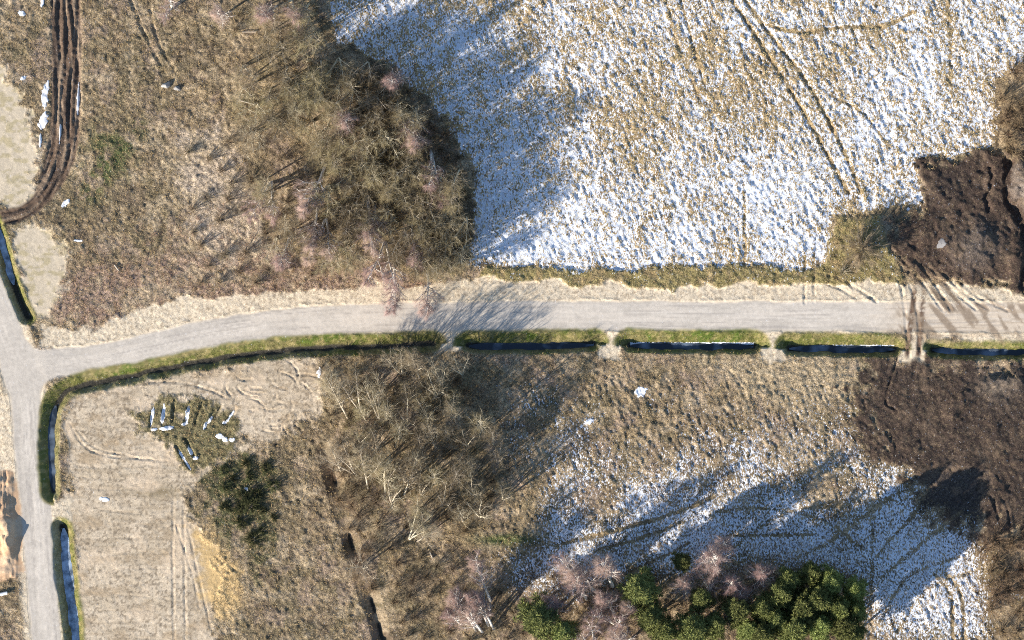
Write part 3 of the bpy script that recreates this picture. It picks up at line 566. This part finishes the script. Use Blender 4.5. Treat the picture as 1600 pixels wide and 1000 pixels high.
BIRCH = [tree_meshes('birch', 13, 28, 36, .25, 2.9, .32, 11 + k, .013, 1.35, fork=(1, 2, 1, 1)[k]) for k in range(4)]
BARE = [tree_meshes('bare_tree', 13, 34, 15, .22, 3.7, .25, 31 + k, .012, 1.5, lt=.008, fork=(1, 2, 3)[k]) for k in range(3)]
SHRUB = [shrub_meshes('shrub', 3.2, 2.7, 44, 34, 51 + k, .012) for k in range(4)]
PINE = [pine_meshes('pine', 9, 2.3, 62, 71 + k) for k in range(3)]
BROOM = [shrub_meshes('broom', 1.0, 1.3, 60, 60, 91 + k, .016) for k in range(2)]

def tree(name, base, top, h, meshes, mats, label, cat, group, scale_ref=13.0, wide=1.0):
    """an Empty at the foot with trunk, limbs and crown; the stem leans from base towards top"""
    e = bpy.data.objects.new(name, None); COL.objects.link(e); e.empty_display_size = .5
    p = at(*base); lean = Vector(((top[0] - base[0]) * S, (base[1] - top[1]) * S, 0)); ll = lean.length; mx = .66 * h
    if ll > mx: lean *= mx / ll
    ax = Vector((lean.x, lean.y, math.sqrt(max(h * h - lean.length ** 2, .1)))).normalized()
    q = ax.to_track_quat('Z', 'Y'); e.rotation_mode = 'QUATERNION'
    from mathutils import Quaternion
    e.rotation_quaternion = q @ Quaternion((0, 0, 1), random.uniform(0, 6.28)); s = h / scale_ref; e.scale = (s * wide, s * wide, s); e.location = p
    for nm, me, mt in zip(('trunk', 'limbs', 'crown'), meshes, mats):
        o = bpy.data.objects.new(nm, me); COL.objects.link(o); o.parent = e
        if not me.materials: me.materials.append(M[mt])
    return tag(e, label, cat, group)
for ms in BIRCH:
    for me, k in zip(ms, ('birch_bark', 'birch_bark', 'pink')): me.materials.append(M[k])
for ms in BARE:
    for me, k in zip(ms, ('grey_bark', 'grey_bark', 'tan')): me.materials.append(M[k])
for ms in PINE:
    for me, k in zip(ms, ('pine_bark', 'pine_bark', 'needle')): me.materials.append(M[k])

BIRCHES = [  # foot, top, height, label
    ((507, 262), (478, 350), 14, 'tall forked white birch leaning over tan grass in the northwest wood'), ((424, 285), (408, 350), 11, 'slim white birch west of the tall forked birch'),
    ((540, 188), (545, 206), 12, 'birch with starry white branches in the middle of the northwest thicket'), ((621, 126), (626, 138), 11, 'pink-crowned birch at the northern tip of the dark thicket'),
    ((643, 180), (656, 240), 13, 'white-stemmed birch close to the field edge with a hazy pink crown'), ((674, 238), (688, 310), 13, 'birch with reddish crown beside the blue-shaded snow edge'),
    ((575, 315), (577, 400), 13, 'straight slender birch in mid-thicket leaning towards the road'), ((587, 318), (593, 372), 10, 'short thin birch just east of the straight slender one'),
    ((644, 352), (653, 425), 12, 'white birch in the southeast corner of the thicket'), ((602, 380), (604, 460), 13, 'white twin-stemmed birch at the sandy verge'),
    ((617, 412), (622, 488), 12, 'birch whose pink crown hangs over the north edge of the road'), ((668, 425), (681, 494), 12, 'easternmost roadside birch with its white top above the road'),
    ((496, 325), (493, 402), 12, 'pale birch among pinkish brush south of the forked birch'), ((509, 343), (508, 418), 12, 'birch standing close east of the pale brush birch'),
    ((432, 10), (425, 30), 11, 'white-branched birch at the top edge west of the snow'), ((352, 22), (345, 40), 10, 'small birch near the top edge beside long shadows'), ((470, 14), (466, 36), 12, 'birch in the dark grove corner touching the snowy field'),
    ((268, 12), (266, 24), 9, 'low bushy pink birch at the top edge beside the wheel ruts'), ((452, 372), (446, 425), 10, 'slight birch near the sandy verge west of the brush'),
    ((766, 938), (737, 868), 12, 'tall white birch near the snow pocket at the bottom'), ((763, 977), (738, 915), 12, 'birch with long bare white stem at the bottom edge'), ((752, 986), (716, 928), 12, 'thin birch second from the west in the bottom stand'),
    ((744, 985), (695, 905), 12, 'leaning birch with pink crown in the bottom stand'), ((771, 982), (747, 905), 12, 'easternmost stem of the bottom birch stand'), ((722, 976), (696, 948), 9, 'short birch at the west side of the bottom stand'),
    ((915, 934), (880, 880), 12, 'white birch stem crossing a green shrub at the snow edge'), ((931, 925), (900, 880), 12, 'birch in the bottom grove beside the diagonal tracks'), ((957, 915), (930, 858), 12, 'northernmost birch of the bottom middle grove'),
    ((960, 957), (938, 922), 10, 'rosy birch in the heart of the bottom grove'), ((962, 975), (940, 950), 10, 'broad pink birch south of the grove centre'), ((985, 1000), (968, 985), 10, 'birch at the bottom edge beside dark pines'), ((992, 950), (986, 934), 8, 'small pink birch west of the dark round pine'),
    ((872, 962), (858, 928), 10, 'hazy birch behind the wide green pine'), ((928, 1000), (912, 978), 10, 'low birch at the bottom edge between green pines'),
    ((1104, 893), (1099, 856), 12, 'large white-limbed birch standing in front of blue-shaded snow'), ((1125, 862), (1122, 832), 9, 'slim birch north of the large white-limbed birch'), ((1072, 927), (1066, 898), 9, 'rounded pink birch west of the pine group'),
    ((1106, 920), (1098, 898), 8, 'small birch between two rounded pink birches'), ((1134, 922), (1132, 895), 9, 'oval pink birch north of the bright pine'), ((1166, 955), (1162, 915), 9, 'pink birch standing among the green pines'),
    ((1190, 912), (1187, 882), 10, 'easternmost pink birch beside the dark pine block'), ((1127, 972), (1125, 958), 7, 'smallest reddish birch surrounded by pines')]
for i, (b, t, h, lab) in enumerate(BIRCHES):
    tree('birch_tree', b, t, h * 1.12, BIRCH[i % 4], None or ('birch_bark', 'birch_bark', 'pink'), lab, 'birch', 'bare birches', wide=1.4 if b[1] > 850 and b[0] > 830 else 1.1)
BARES = [((543, 652), (497, 535), 15, 'tallest pale bare tree leaning from the wood towards the ditch'), ((562, 640), (530, 540), 13, 'pale bare tree just east of the tallest one'), ((592, 652), (580, 565), 12, 'bare tree with thin branches above tan grass'),
    ((575, 762), (560, 682), 13, 'pale tree in the middle of the fan of trunks'), ((602, 767), (601, 682), 13, 'straight pale trunk in the fan of trunks'), ((556, 742), (508, 684), 12, 'western outermost tree of the trunk fan'), ((632, 772), (655, 702), 12, 'eastern tree of the trunk fan'),
    ((532, 735), (512, 668), 10, 'small bare tree beside the natural ditch'), ((640, 842), (668, 800), 11, 'bare tree with curved limbs at the long tree shadow'), ((652, 846), (690, 822), 10, 'low bare tree south of the long tree shadow'),
    ((564, 886), (560, 880), 14, 'star-shaped whitish bare tree above the natural ditch'), ((432, 372), (431, 412), 10, 'broad pale bare tree in the brush near the sandy verge'), ((712, 660), (706, 630), 10, 'bare tree in the shaded eastern wood'), ((735, 745), (725, 712), 10, 'bare tree near the snowy southeastern field'),
    ((690, 600), (682, 565), 10, 'bare tree near the first sandy crossing'), ((655, 590), (645, 552), 11, 'bare tree behind the long roadside ditch'), ((628, 585), (612, 548), 11, 'bare tree whose shadow crosses the road'), ((722, 585), (715, 560), 9, 'bare tree south of the shaded ditch'),
    ((680, 700), (672, 660), 11, 'bare tree in the centre of the southern wood'), ((655, 742), (650, 700), 11, 'bare tree beside dark parallel shadows in the southern wood'), ((405, 205), (398, 225), 11, 'bare tree at the west side of the northwest thicket'), ((470, 160), (465, 180), 12, 'bare tree casting a long shadow across the northwest wood'), ((395, 120), (390, 135), 11, 'bare tree on the western slope of the northwest wood'), ((700, 330), (704, 350), 10, 'bare tree at the sharp shade line of the field')]
for i, (b, t, h, lab) in enumerate(BARES):
    tree('bare_tree', b, t, h, BARE[i % 3], None or ('grey_bark', 'grey_bark', 'tan'), lab, 'tree', 'bare deciduous trees')
PINES = [((843, 968), 8, 1.9, 'wide light green pine at the bottom west of the birches'), ((884, 992), 7, 1.5, 'green pine at the bottom edge beside the wide one'), ((1004, 925), 9, 1.5, 'dark green pine beside blue-shaded snow'), ((1014, 968), 8, 1.4, 'round green pine south of the dark pine'),
    ((1062, 880), 7, 1.0, 'small dark pine at the north end of the grove'), ((1092, 944), 8, 1.1, 'bright bushy pine at the west end of the pine block'), ((1078, 985), 9, 1.4, 'large yellow-green pine at the bottom edge'), ((1112, 985), 8, 1.2, 'yellow-green pine beside the smallest birch'),
    ((1142, 955), 9, 1.2, 'tall bright pine between pink birches'), ((1188, 955), 9, 1.1, 'bright pine south of the easternmost birch'), ((1212, 938), 10, 1.1, 'pine at the north edge of the dark block'), ((1240, 950), 10, 1.2, 'sunlit pine in the middle of the dark block'),
    ((1268, 938), 11, 1.1, 'tall sunlit pine with a round crown'), ((1302, 948), 10, 1.0, 'pine with a narrow sunlit crown in the east'), ((1334, 960), 9, .9, 'easternmost pine beside the snowy strip'), ((1312, 982), 10, 1.1, 'pine at the southeast corner of the block'), ((1272, 985), 9, 1.2, 'shaded pine at the bottom edge of the block'), ((1228, 988), 10, 1.2, 'dark pine at the bottom centre of the block'), ((1185, 990), 9, 1.2, 'pine at the bottom edge near the pink birch'), ((1290, 908), 10, 1.0, 'dark pine at the northeast corner of the block'), ((1232, 908), 9, 1.0, 'shaded pine on the north side of the block'), ((1255, 968), 9, 1.1, 'pine wedged in the centre of the block'), ((1210, 968), 9, 1.1, 'pine in the west half of the dark block'), ((1160, 985), 8, 1.1, 'low pine at the bottom edge west of the block'), ((1328, 925), 9, 1.0, 'pine on the east face of the block'), ((1262, 905), 9, 1.0, 'shaded pine behind the tall sunlit pine'), ((1325, 998), 9, 1.1, 'pine at the bottom edge by the snowy strip'), ((1035, 990), 8, 1.2, 'pine at the bottom edge beside the round one')]
for i, (b, h, w, lab) in enumerate(PINES):
    tree('pine_tree', b, (b[0], b[1] - 14), h * 1.42, PINE[i % 3], None or ('pine_bark', 'pine_bark', 'needle'), lab, 'pine', 'green pines at the bottom', 9.0, w * .9)

# taller hazy trees inside the two woods
ANCH = [(b[0], b[1], lab) for b, t, h, lab in BIRCHES + BARES if len(lab.split()) <= 9] + [(b[0], b[1], lab) for b, h, w, lab in PINES if len(lab.split()) <= 9]
USED = {}
def near_label(look, x, y, far=120):
    best = min(ANCH, key=lambda q: (q[0] - x) ** 2 + (q[1] - y) ** 2)
    if math.hypot(best[0] - x, best[1] - y) > far: return None
    ang = math.degrees(math.atan2(best[1] - y, x - best[0])) % 360
    dr = ('east', 'northeast', 'north', 'northwest', 'west', 'southwest', 'south', 'southeast')[int((ang + 22.5) // 45) % 8]
    k = (look, dr, best[2]); USED[k] = USED.get(k, 0) + 1
    return (('', '', 'second ', 'third ', 'fourth ', 'fifth ', 'sixth ', 'seventh ', 'eighth ', 'ninth ', 'tenth ', 'eleventh ', 'twelfth ')[min(USED[k], 12)] + look + ' ' + dr + ' of ' + best[2])
def by_anchor(L):
    return sorted(L, key=lambda p: min((a[0] - p[0]) ** 2 + (a[1] - p[1]) ** 2 for a in ANCH))
HAZE = [(m[0], m[1], m[2].copy()) for m in BARE]
for ms in HAZE: ms[2].materials.clear(); ms[2].materials.append(M['olive'])
def fill(poly, n, gap):
    xs = [p[0] for p in poly]; ys = [p[1] for p in poly]; out = []; tries = 0
    while len(out) < n and tries < 8000:
        tries += 1; x = random.uniform(min(xs), max(xs)); y = random.uniform(min(ys), max(ys))
        if inside(poly, x, y) and all((x - a) ** 2 + (y - b) ** 2 > gap * gap for a, b in out): out.append((x, y))
    return out
def inside(poly, x, y):
    c = False; n = len(poly)
    for i in range(n):
        (x0, y0), (x1, y1) = poly[i], poly[(i + 1) % n]
        if (y0 > y) != (y1 > y) and x < (x1 - x0) * (y - y0) / (y1 - y0) + x0: c = not c
    return c
TALL_N = [(400, 0), (500, 0), (522, 75), (590, 100), (668, 175), (720, 255), (732, 330), (722, 410), (650, 405), (560, 330), (520, 200), (440, 120)]
TALL_W = [(375, 90), (430, 110), (520, 190), (575, 330), (560, 410), (470, 400), (430, 300), (385, 210)]
TALL_S = [(580, 575), (700, 570), (765, 640), (792, 790), (720, 860), (620, 830), (560, 700)]
for poly, n, h0, h1, dy in ((TALL_N, 60, 10.5, 14.5, 34), (TALL_W, 30, 10.2, 13, 30), (TALL_S, 34, 9, 13, -22)):
    for i, (x, y) in enumerate(by_anchor(fill(poly, n, 20 if h0 > 10 else 26))):
        lab = near_label('hazy bare tree', x, y, 220) or 'hazy brown bare tree in the dense wood'
        tree('bare_tree', (x, y), (x + random.uniform(-8, 8), y + dy), random.uniform(h0, h1), HAZE[i % 3], ('brown_bark', 'brown_bark', 'olive'), lab, 'tree', 'hazy bare trees of the woods')

def shrub(base, s, wide, meshes, mats, name, parts, label, cat, group):
    e = bpy.data.objects.new(name, None); COL.objects.link(e); e.empty_display_size = .3; e.location = at(*base); e.rotation_euler = (0, 0, random.uniform(0, 6.28)); e.scale = (s * wide, s * wide, s)
    for nm, me, mt in zip(parts, meshes, mats):
        o = bpy.data.objects.new(nm, me); COL.objects.link(o); o.parent = e
        o.material_slots[0].link = 'OBJECT' if me.materials else 'DATA'
        o.material_slots[0].material = M[mt]
    return tag(e, label, cat, group)
for ms in SHRUB + BROOM:
    for me in ms: me.materials.append(None)
T1 = [(345, 0), (500, 0), (522, 75), (590, 98), (668, 172), (722, 252), (736, 330), (728, 418), (640, 432), (560, 405), (520, 330), (500, 250), (430, 200), (400, 120), (350, 60)]
T2 = [(290, 220), (425, 205), (515, 335), (560, 435), (310, 448), (285, 330)]
T3 = [(575, 552), (700, 552), (768, 640), (788, 780), (700, 858), (600, 830), (545, 720), (535, 630)]
ZONES = [
    ([(545, 112), (600, 104), (672, 175), (727, 252), (740, 330), (734, 422), (620, 425), (600, 330), (565, 220)], 64, 16, (.55, 1.05), 'dark', lambda x, y: 'dark shrub in the snowy-edge half of the northwest thicket'),
    (T1, 40, 22, (.35, .8), 'olive', lambda x, y: ('bare olive-brown willow shrub along the edge of the snowy field' if x > 560 + .35 * y and y < 420 and x > 600 else 'bare olive willow shrub in the northwest thicket near the sandy verge' if y > 340 else 'bare olive-brown shrub deep in the northwest thicket' if x > 480 else 'bare brown shrub at the thin western side of the northwest wood')),
    (T2, 34, 24, (.45, .8), 'tan', lambda x, y: 'pale tan bush in the light brush above the road bend' if y > 330 else 'small pale bush scattered on the tan clearing'),
    (T3, 44, 20, (.35, .75), 'olive', lambda x, y: 'bare olive shrub in the southern wood near the ditch' if y < 640 else 'bare olive shrub at the shaded east edge of the southern wood' if x > 720 else 'bare olive-brown shrub inside the southern wood'),
    ([(1558, 112), (1625, 100), (1625, 245), (1562, 228)], 14, 17, (.8, 1.1), 'brown', lambda x, y: 'brown shrub of the thicket beside the snowy field in the east'),
    ([(1528, 838), (1620, 800), (1620, 1000), (1552, 990)], 20, 17, (.75, 1.1), 'brown', lambda x, y: 'brown shrub of the thicket in the southeast corner'),
    ([(600, 860), (690, 880), (800, 930), (820, 1000), (620, 1000)], 32, 20, (.45, .8), 'tan', lambda x, y: 'low pale bush among the bottom birches'),
    ([(492, 560), (570, 556), (560, 720), (625, 860), (565, 860), (522, 700)], 24, 17, (.45, .85), 'tan', lambda x, y: 'pale tan bush on the west side of the southern wood'),
    ([(820, 900), (960, 890), (1000, 960), (960, 1000), (830, 1000)], 14, 22, (.5, .8), 'brown', lambda x, y: 'brown bush under the bottom middle birches'),
    ([(512, 690), (530, 690), (560, 830), (590, 950), (575, 960), (540, 840)], 12, 17, (.45, .7), 'brown', lambda x, y: 'dark brown bush hanging over the natural ditch')]
for poly, n, gap, (s0, s1), mt, lf in ZONES:
    for (x, y) in by_anchor(fill(poly, n, gap)):
        zone = lf(x, y); look = {'olive': 'olive willow shrub', 'tan': 'pale tan bush', 'brown': 'brown bare bush', 'dark': 'dark brown shrub'}[mt]; lab = near_label(look, x, y) or zone; shrub((x, y), random.uniform(s0, s1), random.uniform(.9, 1.15), random.choice(SHRUB), ('brown_bark', mt), 'willow_shrub' if mt == 'olive' else 'bare_bush', ('stems', 'twigs'), lab, 'shrub', zone)
BIG = shrub_meshes('big_shrub', 4.2, 5.2, 110, 60, 77, .022)
for me in BIG: me.materials.append(None)
shrub((1347, 388), 1.0, 1.0, BIG, ('grey_bark', 'tan'), 'willow_shrub', ('stems', 'twigs'), 'large solitary round willow bush between snowy field and dark soil', 'shrub', None)
shrub((1316, 425), .7, 1.2, SHRUB[1], ('grey_bark', 'olive'), 'willow_shrub', ('stems', 'twigs'), 'low willow bush against the large solitary round bush', 'shrub', None)
for (x, y) in fill([(345, 715), (410, 712), (438, 755), (432, 810), (405, 850), (370, 820), (335, 780)], 17, 17):
    lab = 'low dark green broom bush beside the sand plot'
    shrub((x, y), random.uniform(.7, 1.25), random.uniform(.9, 1.3), random.choice(BROOM), ('broom', 'broom'), 'broom_bush', ('stems', 'twigs'), lab, 'bush', 'dark green broom bushes')

# ------------------------------------------------------------------ small things
def blob(name, cx, cy, L, W, ang, h, mat, label, cat, group=None, seed=0):
    """low irregular lump lying on the ground (photo pixels; ang in degrees above the picture's right)"""
    g = np.random.default_rng(seed); nr, na = 5, 22; a = math.radians(ang); V, F = [], []
    ph = g.uniform(0, 6.28, 4); rad = lambda t: 1 + .16 * math.sin(2 * t + ph[0]) + .13 * math.sin(3 * t + ph[1]) + .1 * math.sin(5 * t + ph[2]) + .07 * math.sin(8 * t + ph[3])
    for r in range(nr + 1):
        for k in range(na):
            t = 2 * math.pi * k / na; q = r / nr * rad(t); u, v = q * L / 2 * math.cos(t), q * W / 2 * math.sin(t)
            x = cx + u * math.cos(a) - v * math.sin(a); y = cy - (u * math.sin(a) + v * math.cos(a)); z = float(hz(x, y)) + h * (1 - (r / nr) ** 2) + (.05 if r < nr else -.06) + g.uniform(-.02, .02)
            V.append(((x - 800) * S, (500 - y) * S, z))
    for r in range(nr):
        for k in range(na): k2 = (k + 1) % na; F.append((r * na + k, (r + 1) * na + k, (r + 1) * na + k2, r * na + k2))
    return tag(link(name, mesh_np(name, V, F, True), mat), label, cat, group)
def snow_patch(cx, cy, L, W, ang, label, seed):
    """thin ragged sheet of lying snow, its rim sinking into the ground"""
    a = math.radians(ang); n = 30; u = np.linspace(-.85, .85, n); U, Wd = np.meshgrid(u * L, u * W)
    x = cx + U * math.cos(a) - Wd * math.sin(a); y = cy - (U * math.sin(a) + Wd * math.cos(a))
    f = np.hypot(U / (L / 2), Wd / (W / 2)) + 1.3 * (fbm(x / 5 + seed, y / 5, 4, seed, .65) - .5)
    z = hz(x, y) + np.where(f < 1, .03 + .09 * (1 - np.clip(f, 0, 1)) ** .5, -.12)
    V = np.stack([(x - 800) * S, (500 - y) * S, z], -1).reshape(-1, 3); vi = np.arange(n * n).reshape(n, n); q = np.stack([vi[:-1, :-1], vi[1:, :-1], vi[1:, 1:], vi[:-1, 1:]], -1).reshape(-1, 4)
    keep = (f.ravel()[q] < 1.0).any(1); q = q[keep]
    if not len(q): return
    used, inv = np.unique(q.ravel(), return_inverse=True)
    tag(link('snow_patch', mesh_np('snow_patch', V[used], inv.reshape(-1, 4), True), M['snowlump']), label, 'snow', 'lying snow patches')
SNOW = [(238, 650, 32, 5, 82, 'westernmost narrow snow strip in the weedy furrows'), (255, 646, 34, 5, 84, 'second snow strip from the west in the weedy furrows'), (293, 647, 28, 7, 78, 'widest upright snow strip in the weedy furrows'), (321, 664, 15, 4, 68, 'short snow strip east of the widest strip'),
    (328, 656, 16, 5, 60, 'slanting short snow strip in the eastern furrows'), (360, 650, 20, 4, 58, 'easternmost snow strip in the weedy furrows'), (241, 671, 13, 5, 5, 'small snow patch at the foot of the westernmost strip'), (261, 669, 24, 6, 4, 'flat snow patch lying across the furrow ends'), (289, 662, 12, 5, 20, 'snow patch at the foot of the widest strip'),
    (344, 682, 15, 9, -25, 'rounded snow patch southeast of the furrows'), (352, 686, 9, 7, 0, 'bright round snow lump beside the rounded patch'), (362, 687, 10, 7, 10, 'easternmost round snow lump by the furrows'), (351, 660, 9, 6, 20, 'small snow lump among the eastern furrows'), (287, 716, 38, 4, -58, 'long slanting snow strip at the south of the furrows'), (297, 704, 16, 5, -62, 'short slanting snow strip beside the long one'), (306, 716, 9, 6, 15, 'small snow scrap beside the slanting strips'),
    (71, 146, 40, 11, 84, 'largest snow patch beside the rutted track'), (68, 188, 26, 13, 70, 'ragged snow patch below the largest one by the track'), (63, 220, 24, 5, 88, 'thin snow streak at the edge of the western sand'), (122, 152, 52, 4, 88, 'long thin snow streak on the east side of the rutted track'), (94, 208, 30, 3, 86, 'thin snow streak in a rut of the dirt track'), (36, 122, 13, 6, 35, 'small snow patch near the top of the western sand'), (34, 21, 11, 7, -20, 'isolated snow patch in the grass west of the track'), (66, 4, 14, 6, 80, 'snow patch at the top edge beside the track'),
    (123, 376, 12, 4, 0, 'little snow patch in the brush below the track bend'), (103, 317, 15, 7, 50, 'snow patch at the inner bend of the track'), (1001, 612, 18, 16, 20, 'bright snow patch alone on brown grass south of the road'), (499, 581, 8, 17, -12, 'white snow patch beside the tallest pale bare tree'), (163, 780, 16, 7, -5, 'thin snow patch on the sand plot near the driveway'), (921, 659, 15, 8, 20, 'snow patch on shaded grass near the southern wood'), (385, 764, 9, 5, -30, 'tiny snow patch among the dark broom bushes')]
for i, (x, y, L, W, a, lab) in enumerate(SNOW): snow_patch(x, y, L, W, a, lab, i)
blob('boulder', 260, 133, 13, 11, 20, .8, M['stone'], 'pale round boulder at the end of the wheel ruts', 'boulder', None, 91)
blob('boulder', 277, 138, 9, 10, 60, .6, M['stone'], 'smaller boulder just east of the pale round one', 'boulder', None, 92)
M['slab'] = simple('grey_slab', (.19, .185, .19), var=0, objvar=0)
blob('concrete_slab', 1470, 381, 15, 15, 15, .06, M['slab'], 'light grey slab lying on the dark soil', 'slab', None, 93)
def rod(name, a, b, r, mat, label, cat, lift=.1):
    p, q = at(*a, r + lift), at(*b, r + lift); pts = [p.lerp(q, t / 4) for t in range(5)]
    v, f = tubes([(pts, [r, r * 1.02, r, r * .98, r * .95])], 10); n = len(v); f = [tuple(x) for x in f]
    me = bpy.data.meshes.new(name); me.from_pydata(v, [], f + [tuple(range(9, -1, -1)), tuple(range(n - 10, n))]); return tag(link(name, me, mat), label, cat)
rod('plastic_pipe', (-14, 932), (12, 926), .32, M['plastic'], 'white pipe lying on sand at the west edge below the heap', 'pipe')
rod('fallen_log', (179, 414), (186, 423), .14, M['log'], 'short pale log lying in the pinkish brush', 'log')
rod('fallen_log', (375, 157), (400, 164), .10, M['log'], 'thin pale fallen stem in the western part of the wood', 'log')
rod('fallen_log', (378, 50), (400, 50), .10, M['log'], 'pale fallen stem near the top edge beside dark shrubs', 'log')
rod('fallen_log', (672, 863), (676, 872), .12, M['log'], 'short pale log in the tan grass by the crossed shadows', 'log')

# things that would share a label are told apart by their order from the north
ORD = ('first second third fourth fifth sixth seventh eighth ninth tenth eleventh twelfth thirteenth fourteenth fifteenth sixteenth seventeenth eighteenth nineteenth twentieth '
       'twenty-first twenty-second twenty-third twenty-fourth twenty-fifth twenty-sixth twenty-seventh twenty-eighth twenty-ninth thirtieth').split()
by = {}
for o in COL.objects:
    if o.parent is None and 'label' in o and o.get('kind') is None: by.setdefault(o['label'], []).append(o)
for lab, L in by.items():
    if 1 < len(L) <= 30 and len(lab.split()) <= 12:
        for k, o in enumerate(sorted(L, key=lambda q: -q.location.y)): o['label'] = lab + ', ' + ORD[k] + ' from the north'
